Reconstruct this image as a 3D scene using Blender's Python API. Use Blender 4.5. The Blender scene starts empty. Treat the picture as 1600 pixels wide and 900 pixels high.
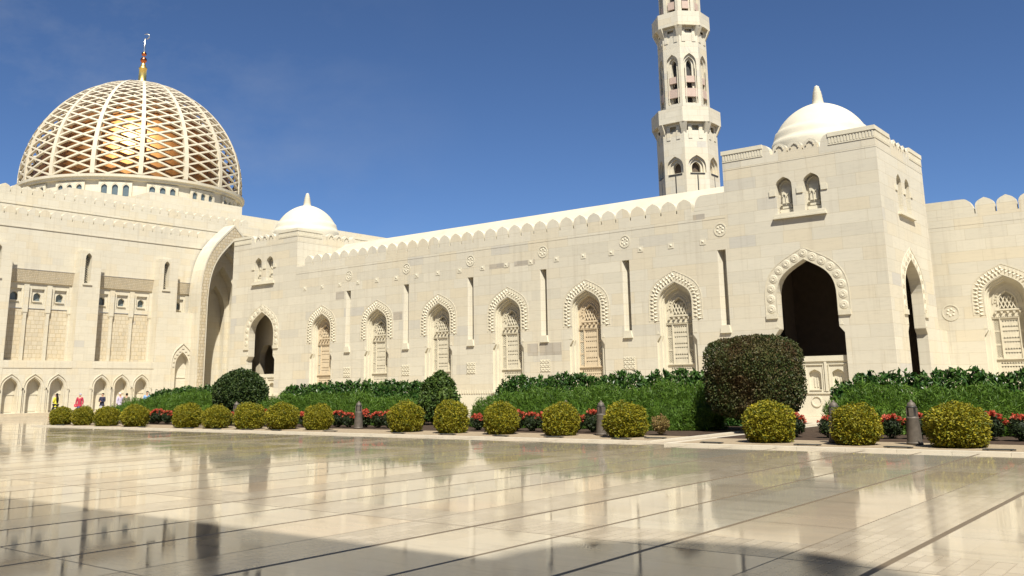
import bpy, math, random
import numpy as np
from mathutils import Vector, Matrix
from mathutils.geometry import tessellate_polygon

random.seed(7); RNG = np.random.default_rng(11)
scene = bpy.context.scene
col = scene.collection
PI = math.pi

# ------------------------------------------------------------------ materials
def new_mat(name):
    m = bpy.data.materials.new(name); m.use_nodes = True
    nt = m.node_tree; nt.nodes.clear()
    out = nt.nodes.new('ShaderNodeOutputMaterial'); p = nt.nodes.new('ShaderNodeBsdfPrincipled')
    nt.links.new(p.outputs[0], out.inputs[0])
    return m, nt, p, out

def N(nt, t, **kw):
    n = nt.nodes.new(t)
    for k, v in kw.items(): setattr(n, k, v)
    return n

def math_n(nt, op, a, b=None, c=None):
    n = N(nt, 'ShaderNodeMath', operation=op)
    for i, v in enumerate((a, b, c)):
        if v is None: continue
        if isinstance(v, (int, float)): n.inputs[i].default_value = v
        else: nt.links.new(v, n.inputs[i])
    return n.outputs[0]

def mixc(nt, f, a, b, blend='MIX'):
    n = N(nt, 'ShaderNodeMix', data_type='RGBA', blend_type=blend)
    for sock, v in ((n.inputs[0], f), (n.inputs[6], a), (n.inputs[7], b)):
        if isinstance(v, (int, float)): sock.default_value = v
        elif isinstance(v, tuple): sock.default_value = (*v[:3], 1)
        else: nt.links.new(v, sock)
    return n.outputs[2]

def ramp(nt, f, stops, interp='LINEAR'):
    r = N(nt, 'ShaderNodeValToRGB'); r.color_ramp.interpolation = interp
    e = r.color_ramp.elements
    while len(e) < len(stops): e.new(0.5)
    for k, (pos, c) in zip(e, stops):
        k.position = pos; k.color = (*c, 1)
    nt.links.new(f, r.inputs[0]); return r.outputs[0]

def noise(nt, vec, scale, detail=3, rough=.55):
    n = N(nt, 'ShaderNodeTexNoise'); n.inputs['Scale'].default_value = scale
    n.inputs['Detail'].default_value = detail; n.inputs['Roughness'].default_value = rough
    if vec is not None: nt.links.new(vec, n.inputs['Vector'])
    return n

def wall_uv(nt):
    g = N(nt, 'ShaderNodeNewGeometry')
    sp = N(nt, 'ShaderNodeSeparateXYZ'); nt.links.new(g.outputs['Position'], sp.inputs[0])
    sn = N(nt, 'ShaderNodeSeparateXYZ'); nt.links.new(g.outputs['True Normal'], sn.inputs[0])
    ax = math_n(nt, 'ABSOLUTE', sn.outputs[0]); ay = math_n(nt, 'ABSOLUTE', sn.outputs[1])
    f = math_n(nt, 'GREATER_THAN', ax, ay)
    d = math_n(nt, 'SUBTRACT', sp.outputs[1], sp.outputs[0])
    u = math_n(nt, 'MULTIPLY_ADD', d, f, sp.outputs[0])
    cb = N(nt, 'ShaderNodeCombineXYZ'); nt.links.new(u, cb.inputs[0]); nt.links.new(sp.outputs[2], cb.inputs[1])
    return g, cb.outputs[0]

STONE = (0.550, 0.513, 0.412)
def stone(name, base=STONE, bw=2.1, rh=.61, mortar=.008, var=.06, grey=.065, bump=.25, joint=.76, rough=.72):
    m, nt, p, out = new_mat(name)
    g, uv = wall_uv(nt)
    b = N(nt, 'ShaderNodeTexBrick'); b.offset = .37; b.offset_frequency = 3; b.squash = .7; b.squash_frequency = 2
    nt.links.new(uv, b.inputs['Vector'])
    b.inputs['Scale'].default_value = 1; b.inputs['Brick Width'].default_value = bw; b.inputs['Row Height'].default_value = rh
    b.inputs['Mortar Size'].default_value = mortar; b.inputs['Mortar Smooth'].default_value = .3
    b.inputs['Color1'].default_value = (0, 0, 0, 1); b.inputs['Color2'].default_value = (1, 1, 1, 1); b.inputs['Mortar'].default_value = (.5, .5, .5, 1)
    lo = tuple(c*(1-var) for c in base); hi = tuple(min(1, c*(1+var*.7)) for c in base)
    warm = (base[0]*1.01, base[1]*.97, base[2]*.90); gr = (base[0]*.84, base[1]*.86, base[2]*.94)
    c = ramp(nt, b.outputs['Color'], [(0, gr), (grey, lo), (.35, base), (.55, warm), (.75, base), (1, hi)])
    n1 = noise(nt, g.outputs['Position'], .45, 5, .6)
    c = mixc(nt, math_n(nt, 'MULTIPLY', n1.outputs[0], .5), c, mixc(nt, 1.0, c, (.86, .84, .84), 'MULTIPLY'))
    mp = N(nt, 'ShaderNodeMapping'); mp.inputs['Scale'].default_value = (1.2, 1.2, 9); nt.links.new(g.outputs['Position'], mp.inputs[0])
    n2 = noise(nt, mp.outputs[0], 1.6, 6, .7)
    c = mixc(nt, .55, c, ramp(nt, n2.outputs[0], [(.25, (.80, .79, .77)), (.5, (1, 1, 1)), (.8, (1.04, 1.02, .98))]), 'MULTIPLY')
    # rain streaks running down the faces
    mp3 = N(nt, 'ShaderNodeMapping'); mp3.inputs['Scale'].default_value = (2.6, 2.6, .16); nt.links.new(g.outputs['Position'], mp3.inputs[0])
    n4 = noise(nt, mp3.outputs[0], 1.5, 5, .65)
    c = mixc(nt, .6, c, ramp(nt, n4.outputs[0], [(.30, (.84, .82, .80)), (.48, (1, 1, 1))]), 'MULTIPLY')
    c = mixc(nt, b.outputs['Fac'], c, mixc(nt, 1.0, c, (joint, joint*.97, joint*.9), 'MULTIPLY'))
    nt.links.new(c, p.inputs['Base Color']); p.inputs['Roughness'].default_value = rough
    p.inputs['Specular IOR Level'].default_value = .25
    n3 = noise(nt, g.outputs['Position'], 14, 4)
    h = math_n(nt, 'SUBTRACT', math_n(nt, 'MULTIPLY', n3.outputs[0], .25), b.outputs['Fac'])
    bp = N(nt, 'ShaderNodeBump'); bp.inputs['Strength'].default_value = bump; bp.inputs['Distance'].default_value = .02
    nt.links.new(h, bp.inputs['Height']); nt.links.new(bp.outputs[0], p.inputs['Normal'])
    return m

def plain(name, base, rough=.6, metal=0, spec=.4, nvar=.12, nscale=3, bump=0, bscale=20):
    m, nt, p, out = new_mat(name)
    g = N(nt, 'ShaderNodeNewGeometry')
    n1 = noise(nt, g.outputs['Position'], nscale, 5, .6)
    c = ramp(nt, n1.outputs[0], [(.3, tuple(v*(1-nvar) for v in base)), (.7, tuple(min(1, v*(1+nvar)) for v in base))])
    nt.links.new(c, p.inputs['Base Color'])
    p.inputs['Roughness'].default_value = rough; p.inputs['Metallic'].default_value = metal; p.inputs['Specular IOR Level'].default_value = spec
    if bump:
        n2 = noise(nt, g.outputs['Position'], bscale, 4)
        bp = N(nt, 'ShaderNodeBump'); bp.inputs['Strength'].default_value = bump; bp.inputs['Distance'].default_value = .03
        nt.links.new(n2.outputs[0], bp.inputs['Height']); nt.links.new(bp.outputs[0], p.inputs['Normal'])
    return m

def foliage(name, cols, rough=.55, trans=.22, patch=None):
    m, nt, p, out = new_mat(name)
    g = N(nt, 'ShaderNodeNewGeometry')
    c = ramp(nt, g.outputs['Random Per Island'], [(i/(len(cols)-1), k) for i, k in enumerate(cols)])
    if patch:
        n1 = noise(nt, g.outputs['Position'], patch[1], 3)
        c = mixc(nt, ramp(nt, n1.outputs[0], [(.48, (0, 0, 0)), (.66, (1, 1, 1))]), c, patch[0])
    nt.links.new(c, p.inputs['Base Color']); p.inputs['Roughness'].default_value = rough; p.inputs['Specular IOR Level'].default_value = .3
    t = N(nt, 'ShaderNodeBsdfTranslucent'); nt.links.new(c, t.inputs[0])
    mx = N(nt, 'ShaderNodeMixShader'); mx.inputs[0].default_value = trans
    nt.links.new(p.outputs[0], mx.inputs[1]); nt.links.new(t.outputs[0], mx.inputs[2]); nt.links.new(mx.outputs[0], out.inputs[0])
    return m

M = {}
M['stone'] = stone('pale_ashlar_stone')
M['hall'] = stone('prayer_hall_stone', base=(0.558, 0.517, 0.410), bw=1.2, rh=.5, var=.035, grey=.01, joint=.86, bump=.2)
M['carved'] = stone('carved_relief_stone', base=(0.526, 0.464, 0.342), bw=.42, rh=.30, mortar=.016, var=.09, grey=.02, bump=.6, joint=.80)
M['band'] = stone('textured_band_stone', base=(0.533, 0.472, 0.353), bw=.16, rh=.12, mortar=.018, var=.12, grey=.03, bump=.7, joint=.8)
M['trim'] = plain('dressed_stone_trim', (0.551, 0.508, 0.392), .7, nvar=.06, nscale=1.7, bump=.15)
M['screen'] = plain('carved_screen_stone', (0.526, 0.479, 0.364), .75, nvar=.08, nscale=4, bump=.2)
M['screen_warm'] = plain('warm_carved_screen_stone', (0.526, 0.432, 0.295), .75, nvar=.08, nscale=4, bump=.2)
M['pink'] = plain('pink_stone_panel', (0.432, 0.328, 0.266), .7, nvar=.08)
M['plaster'] = plain('dome_render', (0.526, 0.486, 0.382), .7, nvar=.06, nscale=1.2, bump=.1)
M['lattice'] = plain('dome_lattice_stone', (0.518, 0.464, 0.353), .65, nvar=.07)
M['gold_dome'] = plain('gilded_inner_dome', (.50, .245, .085), .42, metal=1, nvar=.2, nscale=2.2, bump=.12, bscale=3)
M['gold'] = plain('polished_gold', (.90, .64, .20), .38, metal=1, nvar=.05)
M['copper'] = plain('red_copper', (.55, .16, .06), .25, metal=1, nvar=.1)
M['silver'] = plain('pale_gold_metal', (.75, .70, .60), .25, metal=1, nvar=.05)
M['dark'] = plain('interior_painted_shade', (0.108, 0.083, 0.061), .9, spec=.1, nvar=.1)  # shade of the archway room and minaret recesses put into the colour
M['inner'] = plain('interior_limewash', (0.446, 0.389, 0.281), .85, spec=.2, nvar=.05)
M['glass'] = plain('window_glass', (.10, .13, .14), .12, spec=.6, nvar=.1)
M['soil'] = plain('dark_soil', (.055, .038, .027), .95, spec=.1, nvar=.35, nscale=6, bump=.6)
M['sand'] = plain('pale_gravel', (0.277, 0.220, 0.148), .9, spec=.15, nvar=.16, nscale=9, bump=.6, bscale=40)
M['paving'] = plain('wall_foot_paving', (0.432, 0.367, 0.266), .7, nvar=.08)
M['kerb'] = plain('white_stone_kerb', (0.518, 0.468, 0.374), .6, nvar=.07, nscale=5)
M['bollard'] = plain('weathered_bronze', (.105, .088, .07), .6, metal=.2, nvar=.25, nscale=9)
M['black'] = plain('black_metal_and_shade', (.035, .033, .03), .5, nvar=.2)  # metal parts, and the dark painted behind the minaret openings
M['bark'] = plain('brown_bark', (.10, .07, .045), .9, nvar=.3, bump=.6)
M['yellow_leaf'] = foliage('yellow_green_leaves', [(0.0645, 0.0903, 0.0086), (0.1376, 0.1505, 0.0103), (0.2494, 0.2150, 0.0120), (0.3784, 0.3096, 0.0155)], patch=((0.2150, 0.1935, 0.0120), 2.6))
M['dark_leaf'] = foliage('dark_green_leaves', [(0.0144, 0.0320, 0.0080), (0.0280, 0.0528, 0.0112), (0.0440, 0.0720, 0.0160), (0.0640, 0.0880, 0.0200)])
M['rust_leaf'] = foliage('dark_rust_leaves', [(0.0208, 0.0336, 0.0096), (0.0440, 0.0640, 0.0144), (0.0624, 0.0784, 0.0192), (0.0920, 0.0600, 0.0240)], patch=((0.0760, 0.0440, 0.0176), .8))
M['light_leaf'] = foliage('mid_green_leaves', [(0.0280, 0.0560, 0.0096), (0.0520, 0.0920, 0.0144), (0.0800, 0.1200, 0.0200)])
M['broad_leaf'] = foliage('glossy_broad_leaves', [(0.0144, 0.0464, 0.0080), (0.0288, 0.0760, 0.0128), (0.0496, 0.1080, 0.0176), (0.0800, 0.1360, 0.0320)], rough=.35)
M['feather_leaf'] = foliage('feathery_green_leaves', [(0.0413, 0.0903, 0.0095), (0.0731, 0.1419, 0.0129), (0.1075, 0.1849, 0.0189)], trans=.3)
M['shrub_leaf'] = foliage('deep_green_shrub_leaves', [(0.0144, 0.0256, 0.0096), (0.0280, 0.0440, 0.0128), (0.0400, 0.0600, 0.0160)])
M['flower'] = foliage('red_orange_petals', [(0.3840, 0.0440, 0.0200), (0.4960, 0.0800, 0.0400), (0.5600, 0.1600, 0.1040)], trans=.3)
M['dry_leaf'] = foliage('straw_yellow_leaves', [(0.1376, 0.1032, 0.0258), (0.2236, 0.1634, 0.0516), (0.2924, 0.1892, 0.0860)])

def floor_mat():
    m, nt, p, out = new_mat('polished_marble_floor')
    g = N(nt, 'ShaderNodeNewGeometry'); sp = N(nt, 'ShaderNodeSeparateXYZ'); nt.links.new(g.outputs['Position'], sp.inputs[0])
    X, Y = sp.outputs[0], sp.outputs[1]
    PX = 4.68
    def fl(x0, wd, per=PX, axis=X):        # 1 inside a strip centred on x0, repeating
        t = math_n(nt, 'MODULO', math_n(nt, 'ADD', math_n(nt, 'SUBTRACT', axis, x0), per*60 + per/2), per)
        return math_n(nt, 'LESS_THAN', math_n(nt, 'ABSOLUTE', math_n(nt, 'SUBTRACT', t, per/2)), wd/2)
    mx = lambda a, b: math_n(nt, 'MAXIMUM', a, b)
    lines = mx(mx(fl(-2.8, .075), fl(-4.97, .062)), mx(fl(-6.19, .055), fl(-3.71, .016)))
    PY = 9.75
    cross = mx(fl(8.74, .022, PY, Y), fl(4.88, .016, PY, Y))
    lines = mx(lines, cross)
    sett = mx(fl(-3.255, .88), fl(9.2, .88, PY, Y))
    # slabs: long marble pieces
    cb = N(nt, 'ShaderNodeCombineXYZ'); nt.links.new(Y, cb.inputs[0]); nt.links.new(X, cb.inputs[1])
    def brick(vec, w, h, ms):
        b = N(nt, 'ShaderNodeTexBrick'); nt.links.new(vec, b.inputs['Vector'])
        b.inputs['Scale'].default_value = 1; b.inputs['Brick Width'].default_value = w; b.inputs['Row Height'].default_value = h
        b.inputs['Mortar Size'].default_value = ms; b.inputs['Color1'].default_value = (0, 0, 0, 1); b.inputs['Color2'].default_value = (1, 1, 1, 1)
        return b
    b1 = brick(cb.outputs[0], 1.95, 1.17, .0014)
    b2 = brick(cb.outputs[0], .30, .155, .006)
    c1 = ramp(nt, b1.outputs['Color'], [(0, (0.353, 0.306, 0.234)), (.4, (0.392, 0.349, 0.277)), (.7, (0.414, 0.371, 0.295)), (1, (0.403, 0.342, 0.270))])
    mpv = N(nt, 'ShaderNodeMapping'); mpv.inputs['Scale'].default_value = (.55, 3.2, 1); nt.links.new(g.outputs['Position'], mpv.inputs[0])
    nv = noise(nt, mpv.outputs[0], 1.1, 7, .68)
    c1 = mixc(nt, .9, c1, ramp(nt, nv.outputs[0], [(.28, (.66, .63, .60)), (.45, (.96, .955, .94)), (.72, (1.09, 1.06, 1.01))]), 'MULTIPLY')
    c1 = mixc(nt, b1.outputs['Fac'], c1, (.33, .29, .22))
    c2 = ramp(nt, b2.outputs['Color'], [(0, (0.302, 0.256, 0.194)), (.5, (0.342, 0.295, 0.227)), (1, (0.378, 0.328, 0.256))])
    c2 = mixc(nt, b2.outputs['Fac'], c2, (.24, .195, .145))
    c1 = mixc(nt, fl(-5.58, 1.2), c1, mixc(nt, 1.0, c1, (.93, .95, .97), 'MULTIPLY')); c1 = mixc(nt, fl(-4.34, 1.24), c1, mixc(nt, 1.0, c1, (1.0, .965, .92), 'MULTIPLY'))
    c = mixc(nt, sett, c1, c2)
    ns = noise(nt, g.outputs['Position'], .35, 5, .6)
    c = mixc(nt, .8, c, ramp(nt, ns.outputs[0], [(.3, (.86, .84, .81)), (.65, (1, 1, 1))]), 'MULTIPLY')
    c = mixc(nt, lines, c, (.13, .10, .065))
    nt.links.new(c, p.inputs['Base Color'])
    nr = noise(nt, g.outputs['Position'], 1.3, 5, .65)
    r0 = N(nt, 'ShaderNodeMapRange'); nt.links.new(nr.outputs[0], r0.inputs[0])
    r0.inputs[1].default_value = .3; r0.inputs[2].default_value = .75; r0.inputs[3].default_value = .012; r0.inputs[4].default_value = .085
    r = math_n(nt, 'MAXIMUM', math_n(nt, 'MULTIPLY_ADD', sett, .06, math_n(nt, 'MULTIPLY_ADD', b1.outputs['Color'], .03, r0.outputs[0])), math_n(nt, 'MULTIPLY', lines, .5))
    nt.links.new(r, p.inputs['Roughness'])
    p.inputs['IOR'].default_value = 1.52; nt.links.new(math_n(nt, 'MULTIPLY_ADD', lines, -.35, .5), p.inputs['Specular IOR Level'])
    h = math_n(nt, 'MULTIPLY_ADD', math_n(nt, 'MULTIPLY', b2.outputs['Fac'], sett), -.6, math_n(nt, 'MULTIPLY', lines, -1.0))
    nb = noise(nt, g.outputs['Position'], .9, 2)
    h = math_n(nt, 'MULTIPLY_ADD', nb.outputs[0], .10, h)
    bp = N(nt, 'ShaderNodeBump'); bp.inputs['Strength'].default_value = .12; bp.inputs['Distance'].default_value = .01
    nt.links.new(h, bp.inputs['Height']); nt.links.new(bp.outputs[0], p.inputs['Normal'])
    return m
M['floor'] = floor_mat()

# ------------------------------------------------------------------ builders
def FY(y0): return lambda u, w, d: (u, y0+d, w)          # wall seen from -Y
def FX(x0): return lambda u, w, d: (x0-d, u, w)          # wall seen from +X
def FA(cx, cy, ang, r):                                   # wall whose outward normal points along ang, r from an axis
    nx, ny = math.cos(ang), math.sin(ang)
    return lambda u, w, d: (cx+nx*(r-d)-ny*u, cy+ny*(r-d)+nx*u, w)

ORIG = {}
def origin(o): return ORIG.get(o.name, (0, 0, 0)) if o else (0, 0, 0)

def link(name, me, parent=None, loc=None):
    o = bpy.data.objects.new(name, me); col.objects.link(o)
    if parent: o.parent = parent
    if loc: o.location = loc
    return o

def empty(name, loc):
    o = bpy.data.objects.new(name, None); col.objects.link(o); o.location = loc; o.empty_display_size = .3
    ORIG[o.name] = tuple(loc); return o

def tag(o, label=None, cat=None, group=None, kind=None):
    for k, v in (('label', label), ('category', cat), ('group', group), ('kind', kind)):
        if v: o[k] = v
    return o

def copy_tree(o, parent=None):
    c = o.copy(); col.objects.link(c)
    if parent: c.parent = parent
    for ch in list(o.children): copy_tree(ch, c)
    return c

class MB:
    def __init__(s): s.v = []; s.f = []
    def add(s, vs, fs):
        n = len(s.v); s.v += [tuple(v) for v in vs]; s.f += [tuple(i+n for i in f) for f in fs]
    def box(s, x0, y0, z0, x1, y1, z1):
        s.add([(x0,y0,z0),(x1,y0,z0),(x1,y1,z0),(x0,y1,z0),(x0,y0,z1),(x1,y0,z1),(x1,y1,z1),(x0,y1,z1)],
              [(0,3,2,1),(4,5,6,7),(0,1,5,4),(1,2,6,5),(2,3,7,6),(3,0,4,7)])
    def fbox(s, F, u0, w0, d0, u1, w1, d1):               # box in a wall frame
        P = [F(u, w, d) for d in (d0, d1) for u, w in ((u0,w0),(u1,w0),(u1,w1),(u0,w1))]
        s.add(P, [(0,1,2,3),(7,6,5,4),(0,4,5,1),(1,5,6,2),(2,6,7,3),(3,7,4,0)])
    def fbar(s, F, a, b, wd, d0, d1):
        du, dw = b[0]-a[0], b[1]-a[1]; L = math.hypot(du, dw) or 1; nu, nw = -dw/L*wd/2, du/L*wd/2
        s.prism(F, [(a[0]-nu,a[1]-nw),(b[0]-nu,b[1]-nw),(b[0]+nu,b[1]+nw),(a[0]+nu,a[1]+nw)], d0, d1)
    def sheet(s, F, outer, holes=(), d=0):
        loops = [outer]+list(holes)
        tri = tessellate_polygon([[Vector((u, w, 0)) for u, w in L] for L in loops])
        flat = [p for L in loops for p in L]
        s.add([F(u, w, d) for u, w in flat], [tuple(t) for t in tri])
    def sides(s, F, loop, d0, d1, closed=True):
        n = len(loop); P = [F(u,w,d0) for u,w in loop]+[F(u,w,d1) for u,w in loop]
        s.add(P, [(i, (i+1)%n, n+(i+1)%n, n+i) for i in range(n if closed else n-1)])
    def prism(s, F, loop, d0, d1):
        s.sheet(F, loop, (), d0); s.sides(F, loop, d0, d1); s.sheet(F, loop, (), d1)
    def lathe(s, cx, cy, prof, n=32, a0=0, a1=2*PI):
        full = abs(a1-a0-2*PI) < 1e-6; k = n if full else n+1
        P = [(cx+r*math.cos(a0+(a1-a0)*i/n), cy+r*math.sin(a0+(a1-a0)*i/n), z) for r, z in prof for i in range(k)]
        F = []
        for j in range(len(prof)-1):
            for i in range(n):
                i2 = (i+1) % k
                F.append((j*k+i, j*k+i2, (j+1)*k+i2, (j+1)*k+i))
        s.add(P, F)
    def tube(s, pts, r, n=6, tilt=None):
        pts = [Vector(p) for p in pts]; P = []; F = []
        for i, p in enumerate(pts):
            t = (pts[min(i+1, len(pts)-1)]-pts[max(i-1, 0)]).normalized()
            a = t.orthogonal().normalized(); b = t.cross(a)
            rr = r[i] if isinstance(r, (list, tuple)) else r
            P += [tuple(p+rr*(math.cos(2*PI*k/n)*a+math.sin(2*PI*k/n)*b)) for k in range(n)]
        for i in range(len(pts)-1):
            for k in range(n): F.append((i*n+k, i*n+(k+1)%n, (i+1)*n+(k+1)%n, (i+1)*n+k))
        F.append(tuple(range(n))[::-1]); F.append(tuple((len(pts)-1)*n+k for k in range(n)))
        s.add(P, F)
    def mesh(s, name, mat, o=(0,0,0), smooth=False, recalc=False):
        me = bpy.data.meshes.new(name)
        me.from_pydata([(v[0]-o[0], v[1]-o[1], v[2]-o[2]) for v in s.v], [], s.f)
        me.materials.append(mat)
        if smooth: me.polygons.foreach_set('use_smooth', [True]*len(me.polygons))
        me.update(); return me
    def build(s, name, mat, parent=None, smooth=False, label=None):
        root = parent
        while root and root.parent: root = root.parent
        o = link(name, s.mesh(name, mat, origin(root), smooth), parent)
        if label: o['label'] = label
        return o

def bez(p0, p1, p2, p3, n):
    out = []
    for i in range(n+1):
        t = i/n; q = 1-t
        out.append(tuple(q**3*a+3*q*q*t*b+3*q*t*t*c+t**3*d for a, b, c, d in zip(p0, p1, p2, p3)))
    return out

def arch(a, s, p, n=10, c=0):                              # right springing over the point to the left springing
    h = p-s
    R = bez((a, s), (a, s+.62*h), (.60*a, p-.26*h), (0, p), n)
    return [(c+u, w) for u, w in R]+[(c-u, w) for u, w in R[-2::-1]]

def opening(a, s, p, z0, b=None, sh=None, c=0, n=10):
    A = arch(a, s, p, n, c)
    if b is None: return [(c-a, z0), (c+a, z0)]+A
    return [(c-b, z0), (c+b, z0), (c+b, sh-.3), (c+a, sh)]+A+[(c-a, sh), (c-b, sh-.3)]

def rect(u0, w0, u1, w1): return [(u0,w0),(u1,w0),(u1,w1),(u0,w1)]

def nested(mb, F, steps):
    """steps: [(outline, depth)...]: reveals from each depth to the next and the sheets between the outlines"""
    for (o0, d0), (o1, d1) in zip(steps, steps[1:]):
        mb.sides(F, o0, d0, d1); mb.sheet(F, o0, [o1] if o1 else [], d1)

def merlon_mesh(name, F, w, h, t, mat, foot=0):
    mb = MB(); A = arch(w/2, h*.42, h, 8)
    mb.prism(F, [(-w/2, -foot), (w/2, -foot)]+A, 0, t)
    return mb.mesh(name, mat)

def along(pts, n):
    """n evenly spaced (point, tangent) along a polyline"""
    seg = [math.dist(a, b) for a, b in zip(pts, pts[1:])]; T = sum(seg); out = []
    for k in range(n):
        d = T*(k+.5)/n; i = 0
        while i < len(seg)-1 and d > seg[i]: d -= seg[i]; i += 1
        t = d/seg[i]; a, b = pts[i], pts[i+1]
        out.append(((a[0]+(b[0]-a[0])*t, a[1]+(b[1]-a[1])*t), ((b[0]-a[0])/seg[i], (b[1]-a[1])/seg[i])))
    return out

def arch_band(F, inner, outer, c, n, d, style, part_name, mat, parent):
    """carved band round an arch: raised rim, sunk field and a row of carved leaves or discs"""
    mb = MB()
    ai, si, pi_, zi = inner; ao, so, po, zo = outer
    I = arch(ai, si, pi_, 12, c); O = arch(ao, so, po, 12, c)
    loop = [(c+ai, zi)]+I+[(c-ai, zi)]; loopo = [(c-ao, zo)]+O[::-1]+[(c+ao, zo)]
    mb.sheet(F, loop+loopo, (), -d); mb.sides(F, loop+loopo, -d, 0)
    mid = [((p[0]+q[0])/2, (p[1]+q[1])/2) for p, q in zip([(c+ai, zi)]+I+[(c-ai, zi)], [(c+ao, zo)]+O+[(c-ao, zo)])]
    wd = (ao-ai)
    for rim in (loopo, loop):
        for p, q in zip(rim, rim[1:]): mb.fbar(F, p, q, .04, -d-.014, 0)
    for (p, t) in along(mid, n):
        nu = (-t[1], t[0]); L = wd*(.27 if style == 'leaf' else .36)
        if style == 'leaf':
            for sgn in (1, -1):
                q = (p[0]+t[0]*sgn*wd*.22, p[1]+t[1]*sgn*wd*.22)
                tip = (q[0]+nu[0]*L*sgn, q[1]+nu[1]*L*sgn)
                q = (q[0]-t[0]*sgn*wd*.10+nu[0]*wd*.2*sgn, q[1]-t[1]*sgn*wd*.10+nu[1]*wd*.2*sgn); tip = (q[0]+nu[0]*L*sgn, q[1]+nu[1]*L*sgn)
                b1 = (q[0]-nu[0]*L*.8*sgn+t[0]*wd*.15, q[1]-nu[1]*L*.8*sgn+t[1]*wd*.15)
                b2 = (q[0]-nu[0]*L*.8*sgn-t[0]*wd*.15, q[1]-nu[1]*L*.8*sgn-t[1]*wd*.15)
                ctr = ((tip[0]+b1[0]+b2[0])/3, (tip[1]+b1[1]+b2[1])/3)
                P = [F(*tip, -d), F(*b1, -d), F(*b2, -d), F(*ctr, -d-.06)]
                mb.add(P, [(0,1,3),(1,2,3),(2,0,3)])
        else:
            for rr, dd in ((L*1.1, .025), (L*.62, .045)):
                ring = [(p[0]+rr*math.cos(2*PI*k/12), p[1]+rr*math.sin(2*PI*k/12)) for k in range(12)]
                P = [F(*r_, -d) for r_ in ring]+[F(p[0]+(r_[0]-p[0])*.72, p[1]+(r_[1]-p[1])*.72, -d-dd) for r_ in ring]+[F(p[0], p[1], -d-.02)]
                mb.add(P, [(k, (k+1)%12, 12+(k+1)%12, 12+k) for k in range(12)]+[(12+k, 12+(k+1)%12, 24) for k in range(12)])
    if style == 'disc':
        for sg in (-1, 1):
            u = c+sg*(ai+ao)/2; mb.fbox(F, u-wd/2, zo-.22, -d-.07, u+wd/2, zo+.02, 0)
    return mb.build(part_name, mat, parent)

def leaves(C, Nn, size, aspect, spread, rng, fold=.0):
    """one leaf quad per point: long axis mixes the outward direction with chance"""
    n = len(C)
    d = Nn + rng.normal(0, spread, (n, 3)); d /= np.linalg.norm(d, axis=1)[:, None]
    r = rng.normal(0, 1, (n, 3)); s = np.cross(d, r); s /= np.linalg.norm(s, axis=1)[:, None]+1e-9
    L = size*rng.uniform(.7, 1.3, (n, 1)); W = L*aspect
    up = np.cross(s, d)
    v = np.stack([C-d*L*.5, C+s*W*.5+up*L*fold, C+d*L*.5, C-s*W*.5+up*L*fold], 1).reshape(-1, 3)
    return v, np.arange(4*n).reshape(-1, 4)

def np_mesh(name, parts, mats):
    """parts: [(verts, quads, material index)]"""
    V = []; F = []; MI = []; off = 0
    for v, f, mi in parts:
        V.append(v); F.append(np.asarray(f)+off); off += len(v); MI += [mi]*len(f)
    V = np.concatenate(V); me = bpy.data.meshes.new(name)
    flat = [tuple(int(i) for i in q) for f in F for q in f]
    me.from_pydata(V.tolist(), [], flat)
    for m in mats: me.materials.append(m)
    me.polygons.foreach_set('material_index', MI); me.update(); return me

def superell(n, rx, ry, z0, z1, e, rng, jitter=.03, taper=0., shell=.12):
    """points on (and just inside) a clipped shrub: rounded solid with exponent e"""
    d = rng.normal(0, 1, (n, 3)); d /= np.linalg.norm(d, axis=1)[:, None]
    k = (np.abs(d)**e).sum(1)**(-1/e)
    p = d*k[:, None]; nrm = np.sign(p)*np.abs(p)**(e-1); nrm /= np.linalg.norm(nrm, axis=1)[:, None]
    p = p*(1-np.abs(rng.normal(0, shell, (n, 1))))
    lump = 1+jitter*(np.sin(p[:, 0]*5.1+1)+np.sin(p[:, 1]*6.3+2)+np.sin(p[:, 2]*5.7+p[:, 0]*3))
    lump *= 1+jitter*1.1*np.sin(p[:, 0]*13+2)*np.sin(p[:, 1]*12+1)*np.sin(p[:, 2]*14+.5)*2
    p = p*lump[:, None]
    tp = 1-taper*(.5-p[:, 2]*.5)
    P = np.stack([p[:, 0]*rx*tp, p[:, 1]*ry*tp, (z0+z1)/2+p[:, 2]*(z1-z0)/2], 1)
    return P, nrm

def core_ell(rx, ry, z0, z1, e, taper=0., n=14, m=9, s=.86):
    V = []; F = []
    for j in range(m+1):
        th = PI*j/m
        for i in range(n):
            a = 2*PI*i/n; d = np.array([math.sin(th)*math.cos(a), math.sin(th)*math.sin(a), math.cos(th)])
            p = d*((np.abs(d)**e).sum()**(-1/e))*s; tp = 1-taper*(.5-p[2]*.5)
            V.append((p[0]*rx*tp, p[1]*ry*tp, (z0+z1)/2+p[2]*(z1-z0)/2))
    for j in range(m):
        for i in range(n): F.append((j*n+i, j*n+(i+1)%n, (j+1)*n+(i+1)%n, (j+1)*n+i))
    return np.array(V), np.array(F)

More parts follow.
